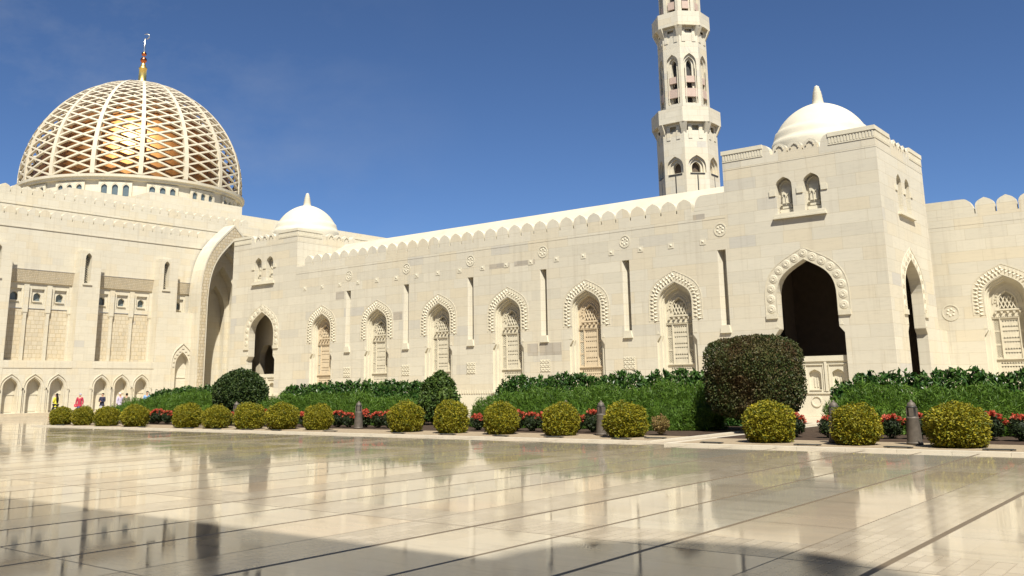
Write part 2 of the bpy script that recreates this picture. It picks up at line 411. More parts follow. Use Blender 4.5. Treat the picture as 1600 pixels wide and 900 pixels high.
# ------------------------------------------------------------------ sky, sun, camera
SUN_EL = math.radians(54); SH = Vector((.745, -.667, 0)).normalized()
S = Vector((SH.x*math.cos(SUN_EL), SH.y*math.cos(SUN_EL), math.sin(SUN_EL)))
w = bpy.data.worlds.new('World'); scene.world = w; w.use_nodes = True
nt = w.node_tree; nt.nodes.clear()
wo = N(nt, 'ShaderNodeOutputWorld'); bg = N(nt, 'ShaderNodeBackground'); sky = N(nt, 'ShaderNodeTexSky')
sky.sky_type = 'NISHITA'; sky.sun_disc = False; sky.sun_elevation = SUN_EL; sky.sun_rotation = math.atan2(S.x, S.y)
sky.altitude = 20; sky.air_density = .62; sky.dust_density = 0; sky.ozone_density = 8.5
tc = N(nt, 'ShaderNodeTexCoord')
mp = N(nt, 'ShaderNodeMapping'); mp.inputs['Rotation'].default_value = (0, math.radians(24), math.radians(38)); mp.inputs['Scale'].default_value = (1.2, 4.5, 7.0)
nt.links.new(tc.outputs['Generated'], mp.inputs[0])
cn = noise(nt, mp.outputs[0], 1.1, 7, .62)
cm = ramp(nt, cn.outputs[0], [(.46, (0, 0, 0)), (.80, (.30, .30, .30))])
sx_ = N(nt, 'ShaderNodeSeparateXYZ'); nt.links.new(tc.outputs['Generated'], sx_.inputs[0])
left = N(nt, 'ShaderNodeMapRange'); nt.links.new(sx_.outputs[0], left.inputs[0])
left.inputs[1].default_value = -.62; left.inputs[2].default_value = -.86; left.inputs[3].default_value = 0; left.inputs[4].default_value = 1
cmix = mixc(nt, math_n(nt, 'MULTIPLY', cm, left.outputs[0]), sky.outputs[0], (4.2, 4.5, 5.0))
nt.links.new(cmix, bg.inputs[0]); bg.inputs[1].default_value = .063
nt.links.new(bg.outputs[0], wo.inputs[0])

sl = bpy.data.lights.new('sun', 'SUN'); sl.energy = 5.0; sl.angle = math.radians(.53); sl.color = (1, .95, .845)
so = bpy.data.objects.new('sun', sl); col.objects.link(so); so.rotation_euler = (-S).to_track_quat('-Z', 'Y').to_euler(); so.location = (30, -30, 60)

cam = bpy.data.cameras.new('camera'); co = bpy.data.objects.new('camera', cam); col.objects.link(co); scene.camera = co
CAMH = 1.6; pitch, roll, yaw = .20822214, -.01531073, .66104645
fwd = Vector((-math.sin(yaw)*math.cos(pitch), math.cos(yaw)*math.cos(pitch), math.sin(pitch)))
right = Vector((math.cos(yaw), math.sin(yaw), 0)); upv = right.cross(fwd)
r2 = right*math.cos(roll)+upv*math.sin(roll); u2 = -right*math.sin(roll)+upv*math.cos(roll)
mw = Matrix((r2, u2, -fwd)).transposed().to_4x4(); mw.translation = (0, 0, CAMH); co.matrix_world = mw
cam.sensor_width = 36; cam.lens = 1445.07/1600*36; cam.shift_y = -150/1600; cam.clip_end = 3000; cam.clip_start = .05
scene.view_settings.view_transform = 'Standard'; scene.view_settings.look = 'None'; scene.view_settings.exposure = .85; scene.view_settings.gamma = 1
scene.view_settings.use_curve_mapping = False

# ------------------------------------------------------------------ ground
def sheet_obj(name, x0, y0, x1, y1, z, mat):
    mb = MB(); mb.add([(x0,y0,z),(x1,y0,z),(x1,y1,z),(x0,y1,z)], [(0,1,2,3)])
    return tag(mb.build(name, mat), kind='structure')
sheet_obj('ground', -1500, -1500, 1500, 1500, -.03, M['sand'])
sheet_obj('marble_floor', -68.5, -40, 60, 60, 0, M['floor'])
PW = (-13.75, -12.72)                                       # the path between the two beds
for bx0, bx1, by in ((-50.5, PW[0], 23.85), (PW[1], 30, 23.25)):
    mb = MB(); mb.box(bx0, by, -.02, bx1, by+2.85, .035); tag(mb.build('gravel_bed', M['sand']), kind='structure')
    e = by+2.85
    mb = MB(); mb.box(bx0, e, -.02, bx1, 37.0, .045); tag(mb.build('soil_bed', M['soil']), kind='structure')
    mb = MB()
    x = bx0
    while x < bx1-.01:                                      # kerb stones butted end to end with hairline joints
        x1 = min(x+1.2, bx1); mb.box(x, by-.16, -.02, x1-.008, by-.003, .055); x = x1
    tag(mb.build('kerb', M['kerb']), kind='structure')
mb = MB()
for x0, x1, y0 in ((PW[0]+.003, PW[0]+.13, 23.70), (PW[1]-.13, PW[1]-.003, 23.10)):
    y = y0
    while y < 37: mb.box(x0, y, -.02, x1, y+1.19, .055); y += 1.2
tag(mb.build('path_kerb', M['kerb']), kind='structure')
sheet_obj('bed_path', PW[0]+.131, 23.2, PW[1]-.131, 37.0, .006, plain('path_paving', (0.331, 0.277, 0.202), .7, nvar=.14, nscale=2.5, bump=.2))
sheet_obj('wall_foot_path', -66, 37.0, 40, 56, .012, M['paving'])

# ------------------------------------------------------------------ arcade wing (the long wall with six screened windows)
WY = 45.0
wing = tag(empty('arcade_wing', (-38.3, WY, 0)), 'long pale stone wing with six screened pointed windows between the two domed pavilions', 'building')
WX = [-23.95, -29.72, -35.49, -41.26, -47.03, -52.8]        # window axes
SX = [-21.06, -26.94, -32.71, -38.48, -44.2, -49.95, -55.6]  # slits with the rosettes over them
W_OUT = lambda c: opening(.98, 5.95, 7.05, 1.37, 1.2, 4.22, c)
SLIT = lambda c: rect(c-.24, 4.6, c+.24, 8.55)

def wall_plinth(F, u0, u1, parent, skip=()):
    """plinth, moulding and the dentil course near the foot of a wall, left out in front of openings"""
    spans = []; u = u0
    for a, b in sorted(skip): spans.append((u, a)); u = b
    spans.append((u, u1))
    for a, b in spans:
        if b-a < .05: continue
        mb = MB()
        mb.fbox(F, a, 0, -.09, b, 1.02, 0); mb.fbox(F, a, 1.022, -.05, b, 1.12, 0)
        n = int((b-a)/.19)
        for k in range(n):
            x = a+(k+.25)*(b-a)/n; mb.fbox(F, x, 1.26, -.04, x+.09, 1.46, 0)
        mb.build('plinth', M['trim'], parent)

def slit_sill(mb, F, c, d=.45):
    mb.prism(F, [(c-.3, 4.2), (c+.3, 4.2), (c+.22, 4.6), (c-.22, 4.6)], -.10, -.002)

def rosette_part(F, c, w_, parent, r=.33):
    mb = MB(); ring = [(c+r*math.cos(2*PI*k/20), w_+r*math.sin(2*PI*k/20)) for k in range(20)]
    for a, b in zip(ring, ring[1:]+ring[:1]): mb.fbar(F, a, b, .06, -.022, -.001)
    for k in range(6):
        a = 2*PI*k/6+.3; p = (c+.17*math.cos(a), w_+.17*math.sin(a))
        pet = [(p[0]+.085*math.cos(2*PI*j/7), p[1]+.085*math.sin(2*PI*j/7)) for j in range(7)]
        mb.add([F(*q, -.002) for q in pet]+[F(*p, -.035)], [(j, (j+1) % 7, 7) for j in range(7)])
    return mb.build('rosette', M['trim'], parent)

F45 = FY(WY)
mb = MB()
X0, X1 = -55.798, -20.702
holes = [W_OUT(c) for c in WX]+[SLIT(c) for c in SX if X0+.3 < c < X1-.1]
mb.sheet(F45, rect(X0, 0, X1, 10.78), holes)
for c in SX:
    if X0+.3 < c < X1-.1:
        L = SLIT(c); mb.add([F45(L[0][0], 4.6, 0), F45(L[0][0], 8.55, 0), F45(L[0][0]+.20, 8.55, .42), F45(L[0][0]+.20, 4.6, .42)], [(0, 1, 2, 3)]); mb.sides(F45, L, 0, .42); mb.sheet(F45, L, (), .42)
mb.fbox(F45, X0, 10.22, -.010, X1, 10.30, 0)                  # string course under the merlons
mb.sheet(lambda u, w_, d: (u, WY+w_, 10.78), rect(X0, 0, X1, 1.3))
mb.sheet(lambda u, w_, d: (u, 56, w_), rect(X0, 0, X1, 13.2))
mb.fbox(F45, X1-1.35, 10.785, 0, X1, 11.6, .4)               # plain coping beside the big pavilion
A = [(X1-1.35-.0, 10.79)]+[(X1-1.35-.45*math.cos(t*PI/16), 10.79+.81*math.sin(t*PI/16)) for t in range(9)]
mb.prism(F45, A, 0, .4)
mb.build('wall', M['stone'], wing)
mb = MB()
mb.add([(X0, 46.3, 10.9), (X1, 46.3, 10.9), (X1, 49.9, 13.05), (X0, 49.9, 13.05), (X1, 55.5, 13.05), (X0, 55.5, 13.05)], [(0, 1, 2, 3), (3, 2, 4, 5)])
mb.build('roof', plain('roof_render', (0.461, 0.414, 0.317), .8, nvar=.1, nscale=.8, bump=.2), wing)
wall_plinth(F45, X0, X1, wing, [(c-1.2, c+1.2) for c in WX])
for c in SX:
    if X0+.3 < c < X1-.1: mb = MB(); slit_sill(mb, F45, c); mb.build('slit_sill', M['trim'], wing)
for c in SX:
    if c > X0+.2: rosette_part(F45, c, 9.62, wing)
for c in SX[1:6]:                                            # relief squares under the slits
    mb = MB(); mb.sheet(F45, rect(c-.36, 2.47, c+.36, 3.19), (), -.012); mb.sides(F45, rect(c-.36, 2.47, c+.36, 3.19), -.012, 0)
    for i in range(3):
        for j in range(3):
            x, z = c-.24+.24*i, 2.59+.24*j; mb.fbar(F45, (x-.09, z-.08), (x+.09, z+.08), .05, -.04, -.011); mb.fbar(F45, (x-.09, z+.08), (x+.09, z-.08), .05, -.035, -.011)
    mb.build('relief_square', M['trim'], wing)
c = -22.1                                                    # the row of small studs
while c > -55:
    mb = MB(); mb.sheet(F45, rect(c-.17, 8.92, c+.17, 9.24), (), -.02); mb.sides(F45, rect(c-.17, 8.92, c+.17, 9.24), -.02, 0)
    mb.add([F45(c-.09, 9.0, -.021), F45(c+.09, 9.0, -.021), F45(c+.09, 9.17, -.021), F45(c-.09, 9.17, -.021), F45(c, 9.08, -.06)], [(0, 1, 4), (1, 2, 4), (2, 3, 4), (3, 0, 4)])
    mb.build('stud', M['trim'], wing); c -= 1.922
M['grey'] = stone('blue_grey_stone', base=(0.403, 0.367, 0.302), bw=.8, rh=.6, var=.12)
#                               # a few blue-grey replacement blocks
for x0, z0, x1, z1 in ((-36.9, 8.93, -35.3, 9.22), (-34.9, 8.93, -33.3, 9.22), (-22.6, 10.3, -21.9, 10.6), (-34.0, 3.45, -33.2, 4.15), (-33.1, 3.45, -31.5, 4.15), (-45.4, 6.2, -44.55, 6.75), (-51.3, 8.0, -50.4, 8.55)):
    mb = MB(); mb.fbox(F45, x0, z0, -.006, x1, z1, 0); mb.build('grey_block', M['grey'], wing)

mm = merlon_mesh('merlon', FY(0), .86, .76, .36, M['stone'])
xs = [-23.10-.98*k for k in range(33)]
for x in xs:
    if x > X0+.3: link('merlon', mm, wing, (x+38.3, 0, 10.782))

def pierced_screen(F, c, mat, parent):
    """carved stone screen: pierced arch head, bracket row, latticed side lights, rows of pierced triangles"""
    mb = MB(); d = .46; H = []
    head = opening(.40, 5.55, 6.22, 5.34, c=c, n=6); H.append(head)
    cells = []
    for sg in (-1, 1):
        for k in range(3):
            z0 = 2.78+.71*k; R = rect(c+sg*.64-.125, z0, c+sg*.64+.125, z0+.62); H.append(R); cells.append(R)
    T = .060
    def tri(x, z, s=1): return [(x-T, z-T*.85*s), (x+T, z-T*.85*s), (x, z+T*.9*s)][::(1 if s > 0 else -1)]
    for r_, z in enumerate((2.98, 3.22, 3.55, 3.80, 4.12, 4.40, 4.66)):
        for k in range(6): H.append(tri(c-.325+.13*k+(.0), z, 1 if r_ % 2 else -1))
    for r_, z in enumerate((1.78, 2.0, 2.26, 2.48)):
        for k in range(10): H.append(tri(c-.59+.131*k, z, 1 if r_ % 2 else -1))
    face = opening(.84, 5.85, 6.80, 1.5, c=c)
    mb.sheet(F, face, H, d)
    for L in H: mb.sides(F, L, d, d+.07)
    mb.sheet(F, rect(c-.84, 1.5, c+.84, 6.8), (), d+.17)
    # tracery inside the arch head
    for k in range(4): mb.fbar(F, (c-.38+.19*k, 5.36), (c-.1+.19*k, 6.0), .05, d-.01, d+.05); mb.fbar(F, (c+.38-.19*k, 5.36), (c+.1-.19*k, 6.0), .05, d-.008, d+.05)
    A = arch(.47, 5.56, 6.31, 6, c)
    for p, q in zip(A, A[1:]): mb.fbar(F, p, q, .06, d-.06, d)
    A = arch(.70, 5.62, 6.62, 8, c)
    for p, q in zip(A, A[1:]): mb.fbar(F, p, q, .05, d-.04, d)
    for k in range(14):
        a = PI*(k+.5)/14; p = (c+.585*math.cos(a), 5.62+.78*math.sin(a)); mb.fbox(F, p[0]-.04, p[1]-.04, d-.035, p[0]+.04, p[1]+.04, d)
    mb.fbox(F, c-.62, 5.24, d-.07, c+.62, 5.31, d)
    for k in range(5): x = c-.6+.3*k; mb.prism(F, [(x-.07, 5.2), (x-.03, 5.08), (x+.03, 5.08), (x+.07, 5.2)], d-.12, d)
    mb.fbox(F, c-.8, 4.83, d-.05, c+.8, 4.86, d)
    for k in range(15): x = c-.77+.11*k; mb.fbox(F, x-.032, 4.89, d-.04, x+.032, 4.98, d)
    mb.fbox(F, c-.8, 2.66, d-.07, c+.8, 2.71, d)
    for sg in (-1, 1): mb.fbox(F, c+sg*.455-.025, 2.71, d-.045, c+sg*.455+.025, 4.83, d)
    s = mb.build('screen', mat, parent)
    for R in cells:
        mb = MB()
        (u0, w0), (u1, _), (_, w1), _ = R
        for k in range(-2, 6):
            for sg in (1, -1):
                a0, b0 = (u0, w0+k*.125), (u1, w0+k*.125+.25)
                if sg < 0: a0, b0 = (u1, a0[1]), (u0, b0[1])
                za, zb = a0[1], b0[1]
                if zb <= w0 or za >= w1: continue
                def clip(P, Q, z): t = (z-P[1])/(Q[1]-P[1]); return (P[0]+(Q[0]-P[0])*t, z)
                A_, B_ = a0, b0
                if za < w0: A_ = clip(a0, b0, w0)
                if zb > w1: B_ = clip(a0, b0, w1)
                mb.fbar(F, A_, B_, .032, d+.015+(.004 if sg > 0 else 0), d+.05)
        mb.build('side_lattice', mat, parent)
    return s

def window_frame(F, c, parent, name='window'):
    mb = MB()
    steps = [(W_OUT(c), 0), (opening(.90, 5.9, 6.93, 1.40, .98, 4.22, c), .16), (opening(.84, 5.85, 6.80, 1.5, c=c), .30), (None, .5)]
    o = [s_[0] for s_ in steps]
    mb.sides(F, o[0], 0, .13); mb.sheet(F, o[0], [o[1]], .13); mb.sides(F, o[1], .13, .26); mb.sheet(F, o[1], [o[2]], .26); mb.sides(F, o[2], .26, .46)
    mb.fbox(F, c-1.25, 1.27, -.10, c+1.25, 1.368, .3)
    for sg in (-1, 1): mb.prism(F, [(c+sg*1.12-.10, 4.30), (c+sg*1.12+.10, 4.30), (c+sg*1.12, 4.52)], -.012, -.001)
    return mb.build(name, M['trim'], parent)

def full_window(F, c, parent, mat):
    f = window_frame(F, c, parent)
    arch_band(F, (1.02, 5.95, 7.12, 5.02), (1.60, 6.0, 7.70, 5.02), c, 30, .006, 'leaf', 'arch_surround', M['screen'], f)
    pierced_screen(F, c, mat, f)
    return f

w0 = full_window(F45, WX[0], wing, M['screen'])
for c in WX[1:]:
    f = copy_tree(w0, wing); f.location.x = w0.location.x+(c-WX[0])
    if c in (WX[1], WX[5]):
        for ch in f.children:
            if ch.name.startswith('screen'):
                ch.data = ch.data.copy(); ch.data.materials.clear(); ch.data.materials.append(M['screen_warm']); ch['label'] = 'warmer orange-tinted stone screen'

# ------------------------------------------------------------------ wing to the right of the big pavilion
RY = 55.0; RF = FY(RY)
rw = tag(empty('side_wing', (0, RY, 0)), 'pale stone wing at the right edge with rounded merlons against the sky', 'building')
RX = -9.69
mb = MB(); RX0, RX1 = -20.5, 24.0
rwin = [RX, RX+5.78, RX+11.56, RX+17.34, RX+23.12]
mb.sheet(RF, rect(RX0, 0, RX1, 10.55), [W_OUT(c) for c in rwin])
mb.fbox(RF, RX0, 9.97, -.008, RX1, 10.06, 0)
mb.sheet(lambda u, w_, d: (u, RY+w_, 10.55), rect(RX0, 0, RX1, 9)); mb.sheet(FX(RX1), rect(RY, 0, RY+9, 10.55)); mb.sheet(FY(RY+9), rect(RX0, 0, RX1, 10.55))
mb.fbox(RF, RX0, 10.553, 0, -11.2, 11.42, .45)
mb.prism(RF, [(-11.198, 10.553), (-10.66, 10.553)]+[(-11.198+.54*math.cos(t*PI/16), 10.556+.864*math.sin(t*PI/16)) for t in range(1, 9)], 0, .45)
mb.build('wall', M['stone'], rw)
wall_plinth(RF, -12.4, RX1, rw, [(c-1.2, c+1.2) for c in rwin])
w1 = full_window(RF, RX, rw, M['screen'])
for c in rwin[1:]:
    f = copy_tree(w1, rw); f.location.x = w1.location.x+(c-RX)
for c in (RX-2.75, RX+2.89, RX+8.7): rosette_part(RF, c, 5.25, rw, .42)
mm2 = merlon_mesh('merlon', FY(0), .97, .86, .4, M['stone'])
x = -10.12
while x < RX1: link('merlon', mm2, rw, (x, 0, 10.552)); x += 1.07

# ------------------------------------------------------------------ domed pavilions
def lathe_obj(name, cx, cy, prof, mat, parent, n=40, smooth=True):
    mb = MB(); mb.lathe(cx, cy, prof, n); return mb.build(name, mat, parent, smooth)

def pavilion(cx, left_wall, label, lit_inside):
    t = tag(empty('domed_pavilion', (cx, WY, 0)), label, 'pavilion')
    Lx, Rx, Y1 = cx-4.0, cx+4.0, WY+8.2
    cF, cS = cx, WY+4.1
    FS = FX(Rx)
    def outline(c, h):
        return [(c-h, 0), (c+h, 0), (c+h, 13.8), (c+1.72, 13.8), (c+1.52, 13.72), (c+1.38, 13.56), (c+1.30, 13.24), (c+1.30, 13.2),
                (c-1.30, 13.2), (c-1.30, 13.24), (c-1.38, 13.56), (c-1.52, 13.72), (c-1.72, 13.8), (c-h, 13.8)]
    big = lambda c: opening(1.50, 5.75, 7.62, .06, 1.74, 4.25, c, 12)
    twin = lambda c: [opening(.42, 11.45, 11.95, 10.08, c=c-.72, n=7), opening(.42, 11.45, 11.95, 10.08, c=c+.72, n=7)]
    mb = MB()
    for F, c, h in ((FY(WY), cF, 4.0), (FS, cS, 4.1)):
        mb.sheet(F, outline(c, h), [big(c)]+twin(c))
        mb.sides(F, big(c), 0, .55)
        for L in twin(c): mb.sides(F, L, 0, .40); mb.sheet(F, L, (), .40)
        o = outline(c, h); mb.sides(F, o[2:], 0, .5, closed=False); mb.sheet(F, [(c-h, 12.7)]+[p for p in o[2:]][::-1]+[(c+h, 12.7)], (), .5)
        mb.fbox(F, c-h, 12.74, -.010, c+h, 12.80, 0)
    mb.sheet(FY(Y1), outline(cF, 4.0)); mb.sheet(FX(Lx), outline(cS, 4.1))
    mb.sheet(lambda u, w_, d: (u, w_, 12.7), rect(Lx, WY, Rx, Y1))
    mb.build('wall', M['stone'], t)
    for F, c, h in ((FY(WY), cF, 4.0), (FS, cS, 4.1)):     # cornices with a dentil row on the two solid corners of each face
        for a, b in ((c-h, c-1.72), (c+1.72, c+h)):
            mb = MB(); mb.fbox(F, a-.04 if a < c-2 else a, 13.60, -.045, b+.04 if b > c+2 else b, 13.815, .3)
            mb.fbox(F, a, 13.19, -.025, b, 13.24, 0)
            n = int((b-a)/.145)
            for k in range(n): x = a+(k+.2)*(b-a)/n; mb.fbox(F, x, 13.27, -.022, x+.085, 13.56, 0)
            mb.build('cornice', M['trim'], t)
        mm_ = merlon_mesh('merlon', F, .74, .60, .3, M['stone']) if False else None
        for k in (-1, 0, 1):
            mb = MB(); A = arch(.36, 13.38, 13.74, 8, c+.80*k); mb.prism(F, [(c+.80*k-.36, 13.202), (c+.80*k+.36, 13.202)]+A, 0, .3)
            A = arch(.2, 13.36, 13.60, 6, c+.80*k)
            for p, q in zip(A, A[1:]): mb.fbar(F, p, q, .06, -.05, -.001)
            mb.build('merlon', M['stone'], t)
        # twin blind windows
        for sg in (-1, 1):
            uc = c+.72*sg; mb = MB()
            mb.fbox(F, uc-.25, 10.35, .32, uc+.25, 11.42, .398); mb.sheet(F, opening(.22, 11.1, 11.32, 10.5, c=uc, n=4), (), .30)
            for s2 in (-1, 1):
                A = opening(.085, 10.95, 11.1, 10.62, c=uc+s2*.11, n=3)
                for p, q in zip(A, A[1:]): mb.fbar(F, p, q, .035, .25, .319)
            mb.fbox(F, uc-.36, 10.09, .28, uc+.36, 10.30, .399); mb.fbox(F, uc-.36, 10.52, .29, uc+.36, 10.57, .398)
            A = arch(.33, 11.42, 11.80, 6, uc)
            for p, q in zip(A, A[1:]): mb.fbar(F, p, q, .05, .30, .399)
            for s2 in (-1, 1): mb.fbox(F, uc+s2*.62-.16, 11.0, -.05, uc+s2*.62+.16, 11.3, 0) if s2 == sg or sg == 1 else None
            mb.build('blind_window', M['trim'], t)
        mb = MB(); mb.fbox(F, c-1.38, 9.78, -.16, c+1.38, 9.86, 0); mb.fbox(F, c-1.32, 9.862, -.10, c+1.32, 10.0, 0); mb.build('window_sill', M['trim'], t)
        arch_band(F, (1.52, 5.75, 7.66, 5.0), (2.12, 5.8, 8.22, 5.0), c, 15, .008, 'disc', 'arch_surround', M['screen'], t)
        for sg in (-1, 1): mb = MB(); mb.prism(F, [(c+sg*1.62-.1, 4.32), (c+sg*1.62+.1, 4.32), (c+sg*1.62, 4.52)], -.012, -.001); mb.build('jamb_cap', M['trim'], t)
    # balustrade with blind niches in the front arch
    F = FY(WY); mb = MB()
    ni = [opening(.30, 1.98, 2.24, 1.28, c=cF+k*1.14, n=6) for k in (-1, 0, 1)]
    mb.sheet(F, rect(cF-1.74, 0, cF+1.74, 2.62), ni, .30)
    for k, L in zip((-1, 0, 1), ni):
        mb.sides(F, L, .30, .46); mb.sheet(F, L, (), .46)
        uc = cF+k*1.14
        for s2 in (-1, 1): mb.fbox(F, uc+s2*.07-.03, 1.4, .43, uc+s2*.07+.03, 1.85, .459)
        mb.fbox(F, uc-.3, 1.24, .25, uc+.3, 1.275, .30)
        for a, b in ((-.46, -.41), (.41, .46)): mb.fbox(F, uc+a, 1.2, .26, uc+b, 2.45, .30)
        mb.fbox(F, uc-.46, 2.45, .25, uc+.46, 2.50, .30)
        ring = [(uc+.24*math.cos(2*PI*j/16), .72+.24*math.sin(2*PI*j/16)) for j in range(16)]
        for p, q in zip(ring, ring[1:]+ring[:1]): mb.fbar(F, p, q, .05, .26, .299)
    for k in (-.5, .5): mb.fbox(F, cF+k*1.14-.055, 1.2, .22, cF+k*1.14+.055, 2.6, .30)
    mb.fbox(F, cF-1.735, 2.622, .24, cF+1.735, 2.88, .54); mb.fbox(F, cF-1.735, 1.08, .25, cF+1.735, 1.16, .30)
    mb.sheet(F, rect(cF-1.74, 0, cF+1.74, 2.62), (), .52)
    mb.build('balustrade', M['trim'], t)
    wall_plinth(FY(WY), Lx, Rx, t, [(cF-1.74, cF+1.74)]); wall_plinth(FS, WY, Y1, t, [(cS-1.74, cS+1.74)])
    # room behind the arches
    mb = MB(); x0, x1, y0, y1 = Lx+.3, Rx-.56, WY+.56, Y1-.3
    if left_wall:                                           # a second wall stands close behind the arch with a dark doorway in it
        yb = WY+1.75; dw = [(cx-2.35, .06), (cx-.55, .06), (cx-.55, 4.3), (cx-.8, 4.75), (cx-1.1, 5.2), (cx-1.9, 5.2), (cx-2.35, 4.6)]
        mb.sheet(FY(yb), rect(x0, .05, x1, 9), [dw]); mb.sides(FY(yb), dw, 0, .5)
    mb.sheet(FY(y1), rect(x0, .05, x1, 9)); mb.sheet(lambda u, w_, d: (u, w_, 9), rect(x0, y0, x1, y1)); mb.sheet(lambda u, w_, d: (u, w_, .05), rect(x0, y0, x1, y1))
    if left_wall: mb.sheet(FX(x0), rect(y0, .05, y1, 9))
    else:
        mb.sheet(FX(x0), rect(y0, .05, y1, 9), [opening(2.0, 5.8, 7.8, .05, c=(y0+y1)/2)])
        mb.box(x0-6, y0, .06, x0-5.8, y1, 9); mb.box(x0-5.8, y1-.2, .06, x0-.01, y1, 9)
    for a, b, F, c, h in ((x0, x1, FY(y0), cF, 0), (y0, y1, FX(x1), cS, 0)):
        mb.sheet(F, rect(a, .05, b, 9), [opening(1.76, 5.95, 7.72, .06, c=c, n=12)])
    mb.build('interior', M['inner'] if lit_inside else M['dark'], t)  # right room takes the darker tone, its shade painted into the colour
    # dome
    R = 2.68; prof = [(R+.10, 12.71), (R+.10, 13.72), (R+.02, 13.74), (R, 13.8)]
    for k in range(0, 21):
        a = k/20*PI/2; r = R*math.cos(a)**.93; z = 13.84+2.62*math.sin(a)+.24*(k/20)**3
        if k in (3, 6): prof += [(r, z-.02), (r-.035, z)]
        prof.append((max(r-.035*(k >= 3)-.035*(k >= 6), .02), z))
    d = lathe_obj('dome', cx, WY+4.1, prof, M['plaster'], t, 56)
    lathe_obj('finial', cx, WY+4.1, [(.34, 16.4), (.31, 16.70), (.28, 16.85), (.29, 16.88), (.25, 17.08), (.26, 17.11), (.22, 17.28), (.23, 17.31), (.17, 17.46), (.18, 17.49), (.13, 17.6), (.14, 17.64), (.02, 17.72)], M['plaster'], d, 20)
    return t

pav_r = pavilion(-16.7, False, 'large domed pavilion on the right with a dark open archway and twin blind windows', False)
pav_l = pavilion(-59.8, True, 'far domed pavilion in the corner where the long wing meets the prayer hall', True)
mb = MB(); mb.fbox(FX(-12.71), WY+8.21, 0, 0, RY-.012, 4.26, 1.5); mb.build('low_side_wall', M['stone'], pav_r)

# ------------------------------------------------------------------ prayer hall
hall = tag(empty('prayer_hall', (-68, 34, 0)), 'great prayer hall with two merlon tiers and a latticed gilded dome on the left', 'mosque hall')
HF = FX(-68.0); HU = FX(-68.75); HP = FX(-69.05)
Y0, Y1 = 14.0, 44.3
PITCH = 6.55
piers = [(36.15-1.65+PITCH*k, 36.15+PITCH*k) for k in (-3, -2, -1, 0, 1)]   # right ends 16.5 .. 42.7
mb = MB(); mb.fbox(FX(-66.6), Y0, 0, 0, Y1-.3, .17, 2.6); mb.fbox(FX(-66.95), Y0, .172, 0, Y1-.3, .35, 2.25); mb.build('steps', M['paving'], hall)
# ground arcade
arch_y = []
for a, b in zip(piers, piers[1:]):
    y = a[1]+.66; arch_y += [y, y+1.62, y+3.26]
mb = MB(); H = [opening(.50, 1.98, 2.78, .352, c=y, n=8) for y in arch_y]+[opening(.62, 3.5, 4.82, .352, c=43.55, n=10)]
mb.sheet(HF, [(Y0, .352), (Y1, .352), (Y1, 8.0), (42.7, 8.0), (42.7, 4.0)]+[(Y0, 4.0)], H)
for L in H: mb.sides(HF, L, 0, .48)
mb.fbox(HF, Y0, 3.46, -.03, 41.05, 3.9, 0)
mb.build('arcade_wall', M['hall'], hall)
for y in arch_y:
    mb = MB(); mb.sheet(HF, rect(y-.55, .352, y+.55, 2.8), (), .48)
    mb.fbox(HF, y-.48, 1.60, .44, y+.48, 1.65, .479); mb.fbox(HF, y-.42, .45, .46, y+.42, 1.55, .479)
    O = opening(.72, 2.0, 3.06, .352, c=y, n=8)
    for p, q in zip(O[1:], O[2:]+O[:1]): mb.fbar(HF, p, q, .05, -.05, -.001)
    I = opening(.56, 1.99, 2.87, .352, c=y, n=8)
    for p, q in zip(I[1:], I[2:]+I[:1]): mb.fbar(HF, p, q, .04, -.03, -.001)
    for sg in (-1, 1): mb.fbox(HF, y+sg*.78-.05, .352, -.10, y+sg*.78+.05, 1.95, -.002); mb.fbox(HF, y+sg*.78-.08, 1.952, -.12, y+sg*.78+.08, 2.08, -.002)
    mb.build('arch_niche', M['hall'], hall)
mb = MB(); y = 43.55
mb.sheet(HF, rect(y-.7, .352, y+.7, 4.9), (), .48); mb.fbox(HF, y-.6, 2.75, .44, y+.6, 2.82, .479)
O = opening(1.02, 3.6, 5.5, .352, c=y, n=10)
for p, q in zip(O[1:], O[2:]+O[:1]): mb.fbar(HF, p, q, .07, -.06, -.001)
for k, (p, t_) in enumerate(along(arch(.82, 3.55, 5.15, 10, y), 11)): mb.fbox(HF, p[0]-.09, p[1]-.09, -.045, p[0]+.09, p[1]+.09, -.002)
mb.build('side_niche', M['hall'], hall)
# piers with slits
for a, b in piers:
    mb = MB(); c = a+.62; L = opening(.24, 11.6, 12.05, 9.75, c=c, n=5)
    F = HF
    mb.sheet(F, rect(a, 4.0, b, 12.2), [L], -.02); mb.sides(F, L, -.02, .5); 
    mb.sides(F, [(a, 4.0), (b, 4.0), (b, 10.62), (b-.25, 10.95), (b-.25, 12.2), (a, 12.2)], -.02, 1.05)
    mb.fbox(F, a, .352, -.021, b, 3.999, .3)
    mb.fbox(F, c-.36, 9.62, -.10, c+.36, 9.745, -.021)
    p = mb.build('pier', M['hall'], hall)
    mb = MB(); mb.sheet(F, L, (), .5); mb.build('slit_dark_back', M['glass'], p)  # dark backing by colour, in place of shade deep in the slit
    mb = MB()
    for k in range(-2, 14):                                 # lattice inside the slit
        z = 9.75+.18*k
        for sg in (1, -1):
            z0, z1 = z, z+.36
            if z0 < 9.75 or z1 > 11.9: continue
            mb.fbar(F, (c-.23*sg, z0), (c+.23*sg, z1), .035, .40+.01*sg, .46)
    mb.build('slit_lattice', M['hall'], p)
